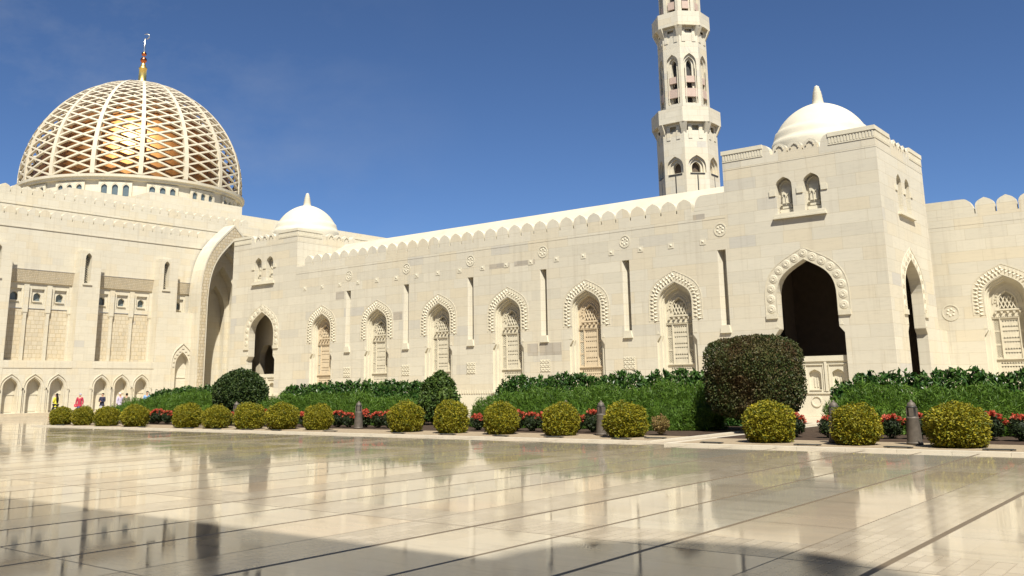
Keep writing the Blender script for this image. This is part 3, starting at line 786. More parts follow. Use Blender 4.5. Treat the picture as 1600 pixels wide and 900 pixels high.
# recessed upper bays with three panels
def bay(y0, y1, wins, z_low, full=True):
    mb = MB()
    mb.fbox(HU, y0, 10.53, -.02, min(y1, 45.2), 10.60, .05)
    gl = [opening(.27, 8.62, 8.92, 8.32, c=y, n=5) for y in wins]
    sq = [rect(y-.46, 8.06, y+.46, 9.16) for y in wins]
    mb.sheet(HP, rect(y0, 7.75, y1, 9.56), sq, 0)
    for S_, G_ in zip(sq, gl):
        mb.sides(HP, S_, 0, .13); mb.sheet(HP, S_, [G_], .13); mb.sides(HP, G_, .13, .34)
    b = mb.build('wall_bay', M['hall'], hall)
    mb = MB(); mb.fbox(HU, y0, z_low-.08, -.55, min(y1, 45.2), z_low, .5); mb.build('ledge', M['hall'], b)
    mb = MB(); P = [(-68.75, y0, 10.52), (-68.75, y1, 10.52), (-68.93, y1, 9.60), (-68.93, y0, 9.60), (-69.05, y1, 9.56), (-69.05, y0, 9.56)]; mb.add(P, [(0, 1, 2, 3), (3, 2, 4, 5)]); mb.build('sloped_band', M['band'], b)
    if z_low < 7.7: mb = MB(); mb.sheet(HP, rect(y0, z_low, y1, 7.748), (), .05); mb.build('relief_panel', M['carved'], b)
    ys = [(p+q)/2 for p, q in zip(wins, wins[1:])]
    for y in ys+([wins[-1]+.82] if full else []):
        zl = min(z_low, 7.2); mb = MB(); mb.fbox(HP, y-.24, 7.45, -.16, y+.10, 9.45, .04); mb.prism(HP, [(y-.18, zl), (y+.05, zl), (y+.05, 7.25), (y+.10, 7.45), (y-.24, 7.45), (y-.18, 7.25)], -.13, .04); mb.build('mullion', M['hall'], b)
    for y in wins:
        mb = MB(); mb.sheet(HP, opening(.27, 8.62, 8.92, 8.32, c=y, n=5), (), .34); f = mb.build('window_pane', M['glass'], b)
        mb = MB(); mb.fbox(HP, y-.34, 8.22, .02, y+.34, 8.30, .128); mb.build('window_sill', M['hall'], f)
for a, b in zip(piers, piers[1:]):
    bay(a[1], b[0], [a[1]+.83, a[1]+2.47, a[1]+4.12], 4.0)
bay(42.7, 45.75, [43.53, 45.17], 8.0, False)
# upper wall, merlon tiers, terraces
mb = MB()
PN = [(u, w_) for u, w_ in arch(2.62, 8.9, 15.2, 16, 47.25)[::-1] if u < 47.25 and 10.7 < w_ < 14.3]
mb.sheet(HU, [(Y0, 10.602), (45.0, 10.602)]+PN+[(PN[-1][0]+.1, 14.4), (Y0, 14.4)]); mb.fbox(HU, Y0, 13.5, -.045, 45.4, 13.60, 0)
mb.sheet(lambda u, w_, d: (u, w_, 14.4), rect(-72, Y0, -68.75, 60))
mb.sheet(FX(-72), rect(Y0, 14.4, 60, 16.68)); mb.fbox(FX(-72), Y0, 15.80, -.045, 60, 15.89, 0)
mb.sheet(lambda u, w_, d: (u, w_, 16.68), rect(-104, Y0, -72, 92))
mb.sheet(FY(Y0), rect(-104, 0, -68.75, 14.4)); mb.sheet(FY(Y0), rect(-104, 14.4, -72, 16.68))
mb.sheet(HU, rect(49.95, 0, 60, 14.4))
mb.build('upper_wall', M['hall'], hall)
mb = MB(); mb.box(-96, 38.95, 16.69, -80, 78, 19.52); mb.box(-96, 50.29, 19.522, -86, 61.45, 21.75)
mb.build('dome_base', M['hall'], hall)
mm3 = merlon_mesh('merlon', FX(0), .75, .62, .35, M['hall'], 0)
y = Y0+.5
while y < 46: link('merlon', mm3, hall, (-.75, y-34, 14.402)); y += .83
y = Y0+.5
while y < 52: link('merlon', mm3, hall, (-4.0, y-34, 16.682)); y += .83
# portal: a tall pointed frame between the hall and the corner pavilion
PF = FX(-67.0); PC = 47.25
mb = MB()
o0 = opening(3.05, 8.9, 15.66, 0, c=PC, n=16); o1 = opening(2.28, 8.6, 14.25, 0, c=PC, n=16); o2 = opening(1.95, 8.6, 13.4, 0, c=PC, n=16)
o3 = opening(1.45, 8.0, 12.2, 0, c=PC, n=14); o4 = opening(1.05, 7.6, 10.6, 0, c=PC, n=12)
mb.sides(PF, o0, 0, 1.6)
mb.sides(PF, o1, 0, .9); mb.sheet(PF, o1, [o2], .9); mb.sides(PF, o2, .9, 1.5); mb.sheet(PF, o2, [o3], 1.5); mb.sides(PF, o3, 1.5, 2.4); mb.sheet(PF, o3, [o4], 2.4); mb.sides(PF, o4, 2.4, 3.0); mb.sheet(PF, o4, (), 3.0)
mb.sheet(PF, o0, [opening(2.95, 8.88, 15.45, 0, c=PC, n=16)], 0)
mb.sheet(PF, opening(2.38, 8.62, 14.45, 0, c=PC, n=16), [o1], 0)
portal = mb.build('portal', M['hall'], hall)
mb = MB(); mb.sheet(PF, opening(2.95, 8.88, 15.45, 0, c=PC, n=16), [opening(2.38, 8.62, 14.45, 0, c=PC, n=16)], .03); mb.build('portal_band', stone('carved_portal_band', base=(0.504, 0.439, 0.317), bw=.34, rh=.26, mortar=.03, var=.1, bump=1.0, joint=.8), portal)

# dome
DX, DY, DZ, DR = -103.72, 58.55, 25.0, 12.55
NR = 16
def dome_r(t):                                             # t 0..1 from the springing to the crown: radius and height
    a = t*PI/2; return DR*math.cos(a)*(1+.035*math.sin(2*a)*(1-t)), DZ+14.05*math.sin(a)+.25*t**6
def dome_p(th, t, off=0):
    r, z = dome_r(t); r1, z1 = dome_r(min(1, t+.01)); r0, z0 = dome_r(max(0, t-.01))
    tr, tz = r1-r0, z1-z0; L = math.hypot(tr, tz); nr, nz = tz/L, -tr/L
    return Vector((DX+(r+nr*off)*math.cos(th), DY+(r+nr*off)*math.sin(th), z+nz*off))
def rib(mb, path, wd, dep, n):
    """rectangular bar following (theta, t) samples on the dome"""
    P = []; pts = [dome_p(th, t) for th, t in path]
    for i, (th, t) in enumerate(path):
        tg = (pts[min(i+1, len(pts)-1)]-pts[max(i-1, 0)]).normalized()
        nn = (dome_p(th, t, 1)-dome_p(th, t, 0)).normalized(); s_ = tg.cross(nn).normalized()
        for a, b in ((-1, 0), (1, 0), (1, 1), (-1, 1)): P.append(tuple(pts[i]+s_*a*wd/2-nn*b*dep))
    F = []
    for i in range(len(path)-1):
        for k in range(4): F.append((i*4+k, i*4+(k+1) % 4, i*4+4+(k+1) % 4, i*4+4+k))
    mb.add(P, F)
TH0 = math.atan2(-DY, -DX)+math.radians(2.2)
th_max = .945
lathe_obj('drum', DX, DY, [(DR-.25, 17), (DR-.25, DZ-.75), (DR+.1, DZ-.7), (DR+.12, DZ-.45), (DR+.35, DZ-.4), (DR+.38, DZ-.12), (DR+.05, DZ-.08), (DR-1.3, DZ-.05)], M['hall'], hall, 128, False)
drum = [o for o in hall.children if o.name.startswith('drum')][0]
for k in range(NR):
    for j in (-1, 0, 1):
        a = TH0+2*PI*(k+.5)/NR+j*math.radians(5.1)
        if math.cos(a-math.atan2(-DY, -DX)) < .05: continue
        F = FA(DX, DY, a, DR-.25); mb = MB()
        O = opening(.31, 23.42, 23.82, 22.5, n=6)
        mb.sheet(F, O, (), -.012); f = mb.build('drum_window', M['glass'], drum)
        mb = MB(); I = opening(.42, 23.44, 23.98, 22.5, n=6)
        mb.sheet(F, rect(-.60, 22.4, .60, 24.1), [O], -.18); mb.sides(F, O, -.18, -.01); mb.sides(F, rect(-.60, 22.4, .60, 24.1), -.18, 0)
        for p, q in zip(I[1:], I[2:]+I[:1]): mb.fbar(F, p, q, .05, -.21, -.18)
        mb.build('frame', M['hall'], f)
mb = MB()
ND = 24
for sgn in (1, -1):
    for k in range(ND):
        th = TH0+2*PI*(k+.0)/ND
        rib(mb, [(th+sgn*math.radians(285)*t, t) for t in [th_max*i/84 for i in range(85)]], .185, .27 if sgn > 0 else .255, 84)
shell = mb.build('dome_lattice', M['lattice'], hall)
for k in range(NR):
    mb = MB(); th = TH0+2*PI*k/NR
    P = [th_max*1.03*i/40 for i in range(41)]
    verts = []
    rib(mb, [(th, t) for t in P], .47, .42, 40)
    v = mb.v
    for i in range(len(P)):                                 # ribs narrow towards the crown and stand a little proud
        f = .35+.65*math.cos(P[i]*PI/2); q = [Vector(v[i*4+j]) for j in range(4)]; c = (q[0]+q[1])/2; nn = (c-(q[2]+q[3])/2).normalized()
        for j in range(4):
            side = (q[1]-q[0])*.5*f*(1 if j in (1, 2) else -1); base = c+nn*.07 if j < 2 else (q[2]+q[3])/2
            v[i*4+j] = tuple(base+side)
    mb.build('rib', M['lattice'], shell)
cap = []
for i in range(9): r, z = dome_r(.90+.1*i/8); cap.append((max(r, .01)+.04, z+.10))
lathe_obj('crown_cap', DX, DY, [(dome_r(.90)[0]-.3, dome_r(.90)[1]-.5)]+cap, M['lattice'], shell, 64)
lathe_obj('inner_dome', DX, DY, [(11.2*math.cos(k/24*PI/2)+.01, DZ-.6+12.9*math.sin(k/24*PI/2)) for k in range(25)], M['gold_dome'], hall, 96)
fin = lathe_obj('finial', DX, DY, [(.60, 39.0), (.58, 39.5), (.48, 39.7), (.44, 41.2), (.50, 41.25), (.50, 41.4), (.36, 41.5), (.28, 41.85), (.12, 42.1)], M['gold'], hall, 24)
for z, r in ((42.42, .40), (43.22, .31)):
    lathe_obj('ball', DX, DY, [(max(.06, r*math.sin(k/10*PI)), z-r*math.cos(k/10*PI)) for k in range(11)], M['copper'], fin, 20)
lathe_obj('rod', DX, DY, [(.12, 42.0), (.14, 42.9), (.14, 43.6), (.16, 43.7), (.11, 45.25), (.03, 45.3)], M['silver'], fin, 12)
mb = MB(); ca, sa = math.cos(.65), math.sin(.65); pts = []; rad = []
for k in range(17):
    a = -PI*.55+k/16*PI*1.35; u = .16+.34*math.cos(a); pts.append((DX+u*ca, DY+u*sa, 45.58+.34*math.sin(a))); rad.append(.015+.085*math.sin(k/16*PI))
mb.tube(pts, rad, 8); mb.build('crescent', M['silver'], fin, True)

# ------------------------------------------------------------------ minaret
MX, MY = -40.57, 80.4
mn = tag(empty('minaret', (MX, MY, 0)), 'tall octagonal stone minaret with two bracketed balconies rising behind the long wing', 'minaret')
def octa(mb, prof):                                         # flat-faced octagonal rings, faces square to the axes
    mb.lathe(MX, MY, [(r, z) for r, z in prof], 8, PI/8, PI/8+2*PI)
AP = math.cos(PI/8)
def storey(R, z0, z1, outlines, slots, name):
    """one octagonal storey: a sheet per face with its stepped arch recess"""
    mb = MB(); hw = R*math.sin(PI/8)
    for k in range(8):
        F = FA(MX, MY, k*PI/4, R*AP)
        mb.sheet(F, rect(-hw, z0, hw, z1), [outlines[0]], 0)
        for i, (a, b) in enumerate(zip(outlines, outlines[1:])):
            mb.sides(F, a, .19*i, .19*(i+1)); mb.sheet(F, a, [b], .19*(i+1))
        n = len(outlines)-1; mb.sides(F, outlines[-1], .19*n, .19*n+.4)
    s = mb.build(name, M['stone'], mn)
    return s, .19*(len(outlines)-1)+.4
R1 = 2.95; z1 = 25.5
o = [opening(.86, 21.9, 23.05, 18.5), opening(.64, 21.9, 22.8, 18.9), opening(.43, 21.85, 22.5, 19.3)]
st, dd = storey(R1, 0, z1, [opening(.86, 21.9, 23.05, 21.35), opening(.64, 21.9, 22.8, 21.35+.001), opening(.42, 21.85, 22.5, 21.35+.002)], None, 'lower_shaft')
for k in range(8):
    F = FA(MX, MY, k*PI/4, R1*AP); mb = MB()
    mb.sheet(F, rect(-.5, 21.3, .5, 22.6), (), dd); f = mb.build('opening_dark_back', M['dark'], st)  # dark sheet closing the recess, stands in for the shade inside
    mb = MB(); mb.fbox(F, -.72, 21.18, -.05, .72, 21.30, 0); mb.fbox(F, -.06, 16, -.004, .06, 21.1, .01); mb.build('door_slot', M['black'], st)
R2 = 2.42
mid = [opening(.64, 32.45, 33.5, 28.4), opening(.46, 32.4, 33.2, 28.4+.001), opening(.27, 32.35, 32.95, 28.4+.002)]
st2, dd2 = storey(R2, 25.5, 35.7, mid, None, 'middle_shaft')
for k in range(8):
    F = FA(MX, MY, k*PI/4, R2*AP); mb = MB()
    mb.sheet(F, rect(-.3, 28.4, .3, 33), (), dd2); mb.build('opening_dark_back', M['black'], st2)  # black sheet painted as the dark of the tall opening
    mb = MB(); mb.fbox(F, -.455, 30.55, .14, .455, 31.2, .4); mb.build('infill_panel', M['pink'], st2)
    mb = MB(); mb.fbox(F, -.63, 29.05, .02, .63, 29.9, .3); mb.build('infill_panel', M['pink'], st2)
    for sg in (-1, 1): mb = MB(); mb.fbox(F, sg*.5-.03, 28.4, -.03, sg*.5+.03, 32.2, .05); mb.build('jamb', M['trim'], st2)
R3 = 2.08
st3, dd3 = storey(R3, 35.7, 48.0, [opening(.5, 41.5, 42.6, 37.7), opening(.34, 41.5, 42.4, 37.7+.001)], None, 'upper_shaft')
for k in range(8):
    F = FA(MX, MY, k*PI/4, R3*AP); mb = MB()
    mb.sheet(F, rect(-.4, 37.7, .4, 42.5), (), dd3); mb.build('opening_dark_back', M['black'], st3)  # black backing, the opening's inner shade as plain colour
    mb = MB(); mb.fbox(F, -.335, 38.35, .05, .335, 39.15, .3); mb.build('infill_panel', M['pink'], st3)
def balcony(Rb, Ri, zb, zt):
    mb = MB()
    octa(mb, [(Ri, zb-.05), (Ri+.02, zb+.20), (Rb-.03, zb+.22), (Rb, zb+.24), (Rb, zt), (Rb-.2, zt), (Rb-.2, zt-.7), (Ri*.98, zt-.72)])
    b = mb.build('balcony', M['stone'], mn)
    for k in range(8):                                      # brackets under the corners
        a = PI/8+k*PI/4; F = FA(MX, MY, a, Ri); mb = MB()
        mb.add([F(-.36, zb+.21, -(Rb-Ri)+.06), F(.36, zb+.21, -(Rb-Ri)+.06), F(.24, zb-.80, .05), F(-.24, zb-.80, .05), F(-.36, zb+.21, .3), F(.36, zb+.21, .3)],
               [(0, 1, 2, 3), (0, 3, 4), (1, 5, 2), (0, 4, 5, 1)])
        mb.build('bracket', M['stone'], b)
        F = FA(MX, MY, k*PI/4, Rb*AP); G = FA(MX, MY, k*PI/4, Ri*AP); mb = MB()
        mb.fbox(F, -.42, zb+.22, -.06, .42, zb+.34, .1)
        for sg in (-1, 1): mb.fbox(G, sg*.52-.19, zb-1.35, -.06, sg*.52+.19, zb-.06, 0)
        mb.build('pilaster', M['stone'], b)
balcony(3.38, R1-.01, 26.05, 27.75)
balcony(2.88, R2-.01, 36.05, 37.75)
balcony(2.4, R3-.01, 46.0, 47.3)
lathe_obj('top_dome', MX, MY, [(1.9, 48.0), (1.95, 48.6), (1.8, 49.4), (1.2, 50.4), (.5, 51.0), (.2, 51.3), (.12, 52.5), (.02, 53.5)], M['plaster'], mn, 24)
mb = MB(); octa(mb, [(R3, 48.0), (.01, 48.01)]); mb.build('top_slab', M['stone'], mn)

# ------------------------------------------------------------------ the wing behind the viewer whose shadow lies on the court
bw_ = tag(empty('courtyard_wing', (-20, -3, 0)), 'pale stone wing behind the viewer whose roofline and dome shade the nearest marble', 'building')
kx, ky = S.x/S.z, -S.y/S.z
BZ = (7.2+3.0)/ky
mb = MB(); mb.box(-70, -12, 0, 45, -3, BZ); mb.fbox(FY(-3.12), -70, BZ-1.1, 0, 45, BZ-.9, .119); mb.build('wall', M['stone'], bw_)
zc = (7.04+6.4)/ky; dx_ = -3.72+kx*zc
lathe_obj('dome', dx_, -6.4, [(2.0, BZ+.003), (2.0, zc)]+[(2.0*math.cos(k/12*PI/2)+.01, zc+2.0*math.sin(k/12*PI/2)) for k in range(1, 13)], M['plaster'], bw_, 32)

# ------------------------------------------------------------------ planting
def two_mats(me): return me
def shrub_mesh(name, n, rx, ry, z0, z1, e, leaf, aspect, mat, seed, spread=.75, taper=0., jitter=.03, shell=.07, cs=.86, fold=.12):
    rng = np.random.default_rng(seed)
    P, Nn = superell(n, rx, ry, z0, z1, e, rng, jitter, taper, shell)
    lv, lf = leaves(P, Nn, leaf, aspect, spread, rng, fold)
    cv, cf = core_ell(rx, ry, z0, z1, e, taper, s=cs)
    return np_mesh(name, [(lv, lf, 0), (cv, cf, 0)], [mat])

def stem_mesh(name, r, h, n=4, spread=.12):
    mb = MB()
    for k in range(n):
        a = 2*PI*k/n+.4; x, y = spread*math.cos(a), spread*math.sin(a)
        mb.tube([(x*.4, y*.4, -.02), (x*.7, y*.7, h*.4), (x*1.6, y*1.6, h)], [r, r*.8, r*.55], 6)
    return mb.mesh(name, M['bark'])

ball_meshes = [shrub_mesh('ball_foliage', 10500, .5, .5, -.14, 1.0, ex, .050, .62, M['yellow_leaf'], 20+i, 1.0, .06, jt*1.35, .14, .68)
               for i, (ex, jt) in enumerate(((2.5, .028), (2.3, .034), (2.7, .026), (2.4, .032)))]
ball_stem = stem_mesh('ball_stem', .03, .35)
# x, y, width, height
BALLS = [(-49.47, 24.75, 1.24, .92), (-47.6, 24.95, 1.19, .95), (-44.9, 24.75, 1.25, .93), (-42.43, 24.8, 1.36, 1.03), (-38.32, 25.0, 1.41, 1.07),
         (-36.21, 25.05, 1.31, .99), (-34.03, 25.15, 1.35, 1.09), (-32.19, 25.45, 1.41, 1.08), (-30.04, 25.6, 1.23, 1.02), (-25.22, 25.74, 1.43, 1.11),
         (-22.87, 25.63, 1.30, 1.14), (-20.54, 25.59, 1.30, 1.08), (-18.08, 25.69, 1.28, 1.05), (-15.63, 25.66, 1.50, 1.06),
         (-10.54, 24.85, 1.43, 1.09), (-8.14, 24.72, 1.29, 1.02), (-5.73, 24.74, 1.53, 1.04), (-2.6, 24.75, 1.40, 1.04), (.2, 24.75, 1.36, 1.05)]
ORD = ['first', 'second', 'third', 'fourth', 'fifth', 'sixth', 'seventh', 'eighth', 'ninth', 'tenth', 'eleventh', 'twelfth', 'thirteenth', 'fourteenth', 'fifteenth', 'sixteenth', 'seventeenth', 'eighteenth', 'nineteenth']
BALL_LABEL = ['small round yellow-green bush at the far left end of the row, beside the walking woman',
 'yellow-green ball bush, second from the left end of the clipped row',
 'yellow-green ball bush, third from the left end, against the lit hall steps',
 'fuller yellow-green ball bush just left of the first red flower strip',
 'yellow-green ball bush just right of the first red flower strip',
 'duller yellow-green ball bush in front of the left flank of the round dark bush',
 'bright yellow-green ball bush in front of the right side of the round dark bush',
 'wide yellow-green ball bush just right of the round dark bush',
 'yellow-green ball bush next left of the lone lamp bollard among red flowers',
 'yellow-green ball bush standing left of the ragged light green bush',
 'tall rounded yellow-green ball bush in front of the ragged light green bush',
 'yellow-green ball bush at the left end of the middle hedges, right of the gap',
 'yellow-green ball bush with a bollard tip peeping out behind its top left',
 'broad yellow-green ball bush touching the bollard, left of the straw-coloured shrub',
 'yellow-green ball bush in front of the huge dark topiary beside the path',
 'yellow-green ball bush between the two large bollards on the right',
 'broad flat-topped yellow-green ball bush near the right edge of the picture',
 'yellow-green ball bush just outside the right edge, next after the last one', 'yellow-green ball bush farthest to the right, outside the picture']
for i, (x, y, wd, h) in enumerate(BALLS[:17]):
    t = tag(empty('ball_bush', (x, y, .035)), BALL_LABEL[i], 'bush', 'clipped yellow-green ball bushes along the kerb')
    f = link('foliage', ball_meshes[i % 4], t); f.scale = (wd*.96, wd*.94, h); f.rotation_euler.z = i*1.7
    link('stem', ball_stem, t)

def blob_mesh(name, mat, leaf, aspect, seed, blobs):
    parts = []
    for i, (x, y, z, r, rz) in enumerate(blobs):
        rng = np.random.default_rng(seed+i)
        P, Nn = superell(int(1500*r*r+350), r, r, -rz, rz, 2.1, rng, .06, 0, .14); v, f = leaves(P, Nn, leaf, aspect, 1.1, rng, .12)
        parts.append((v+np.array([x, y, z]), f, 0)); v, f = core_ell(r, r, -rz, rz, 2.1, s=.72); parts.append((v+np.array([x, y, z]), f, 0))
    return np_mesh(name, parts, [mat])

def big_bush(name, x, y, label, foliage_me, stem_me, rz=0):
    t = tag(empty(name, (x, y, .035)), label, 'bush'); f = link('foliage', foliage_me, t); f.rotation_euler.z = rz; link('stem', stem_me, t); return t
big_bush('round_bush', -42.8, 31.0, 'large round dark green bush in front of the far corner pavilion',
         shrub_mesh('foliage', 13000, 1.55, 1.5, -.1, 2.74, 2.15, .13, .6, M['dark_leaf'], 41, .9, .10, .022, .10, .78), stem_mesh('stem', .07, .7, 5, .3))
big_bush('ragged_bush', -28.4, 31.0, 'ragged light green bush with a loose uneven outline beside the gap in the hedges',
         blob_mesh('foliage', M['light_leaf'], .15, .5, 45, [(0, 0, .95, .95, .85), (-.45, .1, 1.25, .62, .6), (.42, -.1, 1.2, .6, .62), (.1, 0, 1.72, .55, .55), (.02, .1, 2.05, .30, .30), (.55, .1, .7, .5, .55), (-.55, -.1, .72, .5, .55), (-.25, -.2, 1.65, .42, .42), (.38, .15, 1.65, .36, .40), (-.72, 0, 1.5, .26, .26)]), stem_mesh('stem', .06, .7, 5, .25))
big_bush('clipped_topiary', -13.2, 30.2, 'huge dark square-shouldered clipped topiary with rusty patches left of the dark archway',
         shrub_mesh('foliage', 26000, 1.50, 1.50,   .40, 3.15, 4.2, .085, .6, M['rust_leaf'], 47, .95, .05, .014, .07, .84), stem_mesh('stem', .09, 1.0, 5, .3))
t = tag(empty('straw_shrub', (-15.05, 26.9, .045)), 'small straw-coloured dry shrub standing right of the broad ball bush', 'shrub')
link('foliage', shrub_mesh('foliage', 900, .36, .34, .05, .62, 2.1, .075, .45, M['dry_leaf'], 51, 1.2, .35, .06, .2, .45), t); link('stem', stem_mesh('stem', .014, .4, 6, .12), t)

def hedge_mesh(name, x0, x1, yc, hw, prof, n, leaf, aspect, mat, seed, upright, spread, shell, lump, e=2.6, tuft=0.):
    """hedge running along X: rounded cross-section under a wavy top line; prof gives (x, height) stops"""
    rng = np.random.default_rng(seed); px = np.array([p[0] for p in prof]); ph = np.array([p[1] for p in prof])
    def H(x): return np.interp(x, px, ph)*(1+lump*(np.sin(x*2.3+seed)*.5+np.sin(x*5.1+seed*2)*.3+np.sin(x*9.7)*.2))
    def Wd(x):
        ee = np.clip(np.minimum(x-x0, x1-x)/.7, .0, 1); return hw*(.35+.65*np.sqrt(ee))*(1+lump*np.sin(x*3.1+seed))
    x = rng.uniform(x0, x1, n); a = rng.uniform(-.12*PI, 1.12*PI, n)
    ca, sa = np.cos(a), np.sin(a); k = (np.abs(ca)**e+np.abs(sa)**e)**(-1/e)
    dep = 1-np.abs(rng.normal(0, shell, n)); k = k*dep*(1+lump*.8*np.sin(x*6.3+a*5+seed))
    Z0 = .16
    Y = yc+k*ca*Wd(x); Z = np.maximum(Z0+k*sa*(H(x)-Z0), .1)
    P = np.stack([x, Y, Z], 1)
    nn = np.stack([np.zeros(n), ca, np.maximum(sa, 0)+upright], 1); nn /= np.linalg.norm(nn, axis=1)[:, None]
    parts = []
    if tuft:
        m = int((x1-x0)*tuft); xt = rng.uniform(x0+.2, x1-.2, m); q = 9
        C = np.repeat(np.stack([xt, yc+rng.uniform(-.5, .5, m)*hw, H(xt)+rng.uniform(-.05, .12, m)], 1), q, 0)+rng.normal(0, .05, (m*q, 3))
        un = np.tile(np.array([[0, 0, .5]]), (m*q, 1)); v, f = leaves(C, un, leaf*1.1, aspect, .75, rng, .12); parts.append((v, f, 0))
    v, f = leaves(P, nn, leaf, aspect, spread, rng, .12); parts.append((v, f, 0))
    V = []; F = []; xs_ = np.linspace(x0+.12, x1-.12, max(4, int((x1-x0)/.35))); m = 9
    for xi in xs_:
        for j in range(m):
            aa = PI*j/(m-1); c_, s_ = math.cos(aa), math.sin(aa); kk = .66*(abs(c_)**e+abs(s_)**e)**(-1/e)
            V.append((xi, yc+kk*c_*float(Wd(xi)), max(.1, Z0+kk*s_*(float(H(xi))-Z0))))
    for i in range(len(xs_)-1):
        for j in range(m-1): F.append((i*m+j, i*m+j+1, (i+1)*m+j+1, (i+1)*m+j))
    parts.append((np.array(V), np.array(F), 0))
    return np_mesh(name, parts, [mat])

def hedge(name, label, x0, x1, yc, hw, prof, dens, leaf, aspect, mat, seed, group, **k):
    me = hedge_mesh(name, x0, x1, yc, hw, prof, int(dens*(x1-x0)), leaf, aspect, mat, seed, **k)
    return tag(link(name, me), label, 'hedge', group)
BK = dict(upright=.9, spread=.85, shell=.2, lump=.06, tuft=8)
G1 = 'broad-leaved back hedges along the long wall'
for i, (x0, x1, prof, lab) in enumerate((
    (-56.6, -46.2, [(-56.6, 1.25), (-54.5, 1.7), (-45, 1.9)], 'glossy broad-leaved hedge left of the round dark bush, below the small hall niche'),
    (-42.9, -31.3, [(-42.9, 1.55), (-40.5, 1.88), (-33, 1.86), (-31.3, 1.8)], 'glossy broad-leaved hedge between the round dark bush and the ragged light bush'),
    (-27.35, -15.1, [(-27.35, 1.68), (-26.4, 1.98), (-15.1, 2.0)], 'glossy broad-leaved hedge left of the huge topiary, under three screened windows'),
    (-11.95, 1.0, [(-11.95, 1.4), (-11, 1.76), (1.0, 1.84)], 'glossy broad-leaved hedge in front of the pavilion corner at the right'))):
    hedge('broad_leaf_hedge', lab, x0, x1, 34.0, .85, prof, 1250, .20, .42, M['broad_leaf'], 60+i, G1, **BK)
FT = dict(upright=.6, spread=.7, shell=.26, lump=.13, tuft=12)
G2 = 'feathery front hedges'
for i, (x0, x1, prof, lab) in enumerate((
    (-54.9, -44.0, [(-54.9, .45), (-53.2, .95), (-50, 1.28), (-47, 1.45), (-44, 1.55)], 'bright feathery low hedge left of the round dark bush, behind the leftmost balls'),
    (-40.7, -29.2, [(-40.7, .75), (-39.2, 1.22), (-33, 1.34), (-29.2, .95)], 'bright feathery low hedge behind the lone left bollard and its red flowers'),
    (-25.75, -14.7, [(-25.75, .85), (-24.2, 1.33), (-19, 1.42), (-17, 1.5), (-15.9, 1.66), (-14.7, 1.4)], 'bright feathery low hedge in the middle, ending at the huge topiary'),
    (-10.95, 1.5, [(-10.95, .9), (-10.2, 1.35), (-5, 1.27), (1.5, 1.3)], 'bright feathery low hedge at the right, behind the two large bollards'))):
    hedge('feathery_hedge', lab, x0, x1, 30.5, 1.1, prof, 2300, .25, .10, M['feather_leaf'], 70+i, G2, **FT)

# red-flowered shrubs between the balls and the hedges
shrub_var = []; bloom_var = []
for i in range(3):
    shrub_var.append(shrub_mesh('shrub_foliage', 700, .36, .32, .04, .66, 2.2, .085, .5, M['shrub_leaf'], 80+i, 1.0, .25, .05, .14, .72))
    rng = np.random.default_rng(90+i); P = []; 
    for k in range(24+3*i):
        a = rng.uniform(0, 2*PI); ph = rng.uniform(.25, 1.25); c = np.array([.36*math.cos(a)*math.cos(ph), .33*math.sin(a)*math.cos(ph), .36+.34*math.sin(ph)])
        P.append(c+rng.normal(0, .028, (14, 3)))
    P = np.concatenate(P); Nn = P-np.array([0, 0, .35]); Nn /= np.linalg.norm(Nn, axis=1)[:, None]
    v, f = leaves(P, Nn, .066, .8, .9, rng, .1); bloom_var.append(np_mesh('blossoms', [(v, f, 0)], [M['flower']]))
FL = [(-45.7, 27.2), (-45.05, 27.3), (-44.4, 27.2), (-43.75, 27.35), (-40.0, 27.6), (-38.4, 27.3), (-36.1, 27.4), (-33.1, 27.4), (-31.0, 27.5), (-30.3, 27.45), (-29.55, 27.65), (-28.65, 27.6), (-28.0, 27.6),
      (-23.1, 27.4), (-21.3, 27.4), (-20.65, 27.5), (-20.0, 27.45), (-18.65, 27.4), (-18.0, 27.5), (-17.3, 27.45), (-10.75, 27.2), (-9.75, 27.2),
      (-8.75, 27.5), (-8.05, 27.45), (-7.4, 27.5), (-6.7, 27.45), (-5.55, 27.5), (-4.85, 27.45), (-4.15, 27.5)]
def between(x):
    L = [(i, b[0]) for i, b in enumerate(BALLS[:17])]
    l = [i for i, bx in L if bx*27.4/25.2 < x]; return (l[-1] if l else None)
count = {}
for i, (x, y) in enumerate(FL): count.setdefault(between(x), []).append(i)
for i, (x, y) in enumerate(FL):
    b = between(x); lst = count[b]; k = lst.index(i); m = len(lst)
    where = ('left end of the red-flowered row' if b is None else 'right of the rightmost clipped ball' if b == 16 else f'between the {ORD[b]} and {ORD[b+1]} ball bushes from the left')
    rank = '' if m == 1 else ', '+(['left one', 'right one'] if m == 2 else ['leftmost', 'middle', 'rightmost'] if m == 3 else ['leftmost', 'second', 'third', 'rightmost'] if m == 4 else ['first', 'second', 'third', 'fourth', 'fifth', 'sixth'])[k]
    t = tag(empty('flowering_shrub', (x, y, .045)), 'red-flowered low shrub '+where+rank, 'flowers', 'red-flowered shrubs behind the ball bushes')
    sc = (1.0, .88, 1.08, .95)[i % 4]; t.scale = (sc, sc, sc*.97); t.rotation_euler.z = i*2.1
    link('foliage', shrub_var[i % 3], t); link('blossoms', bloom_var[i % 3], t)

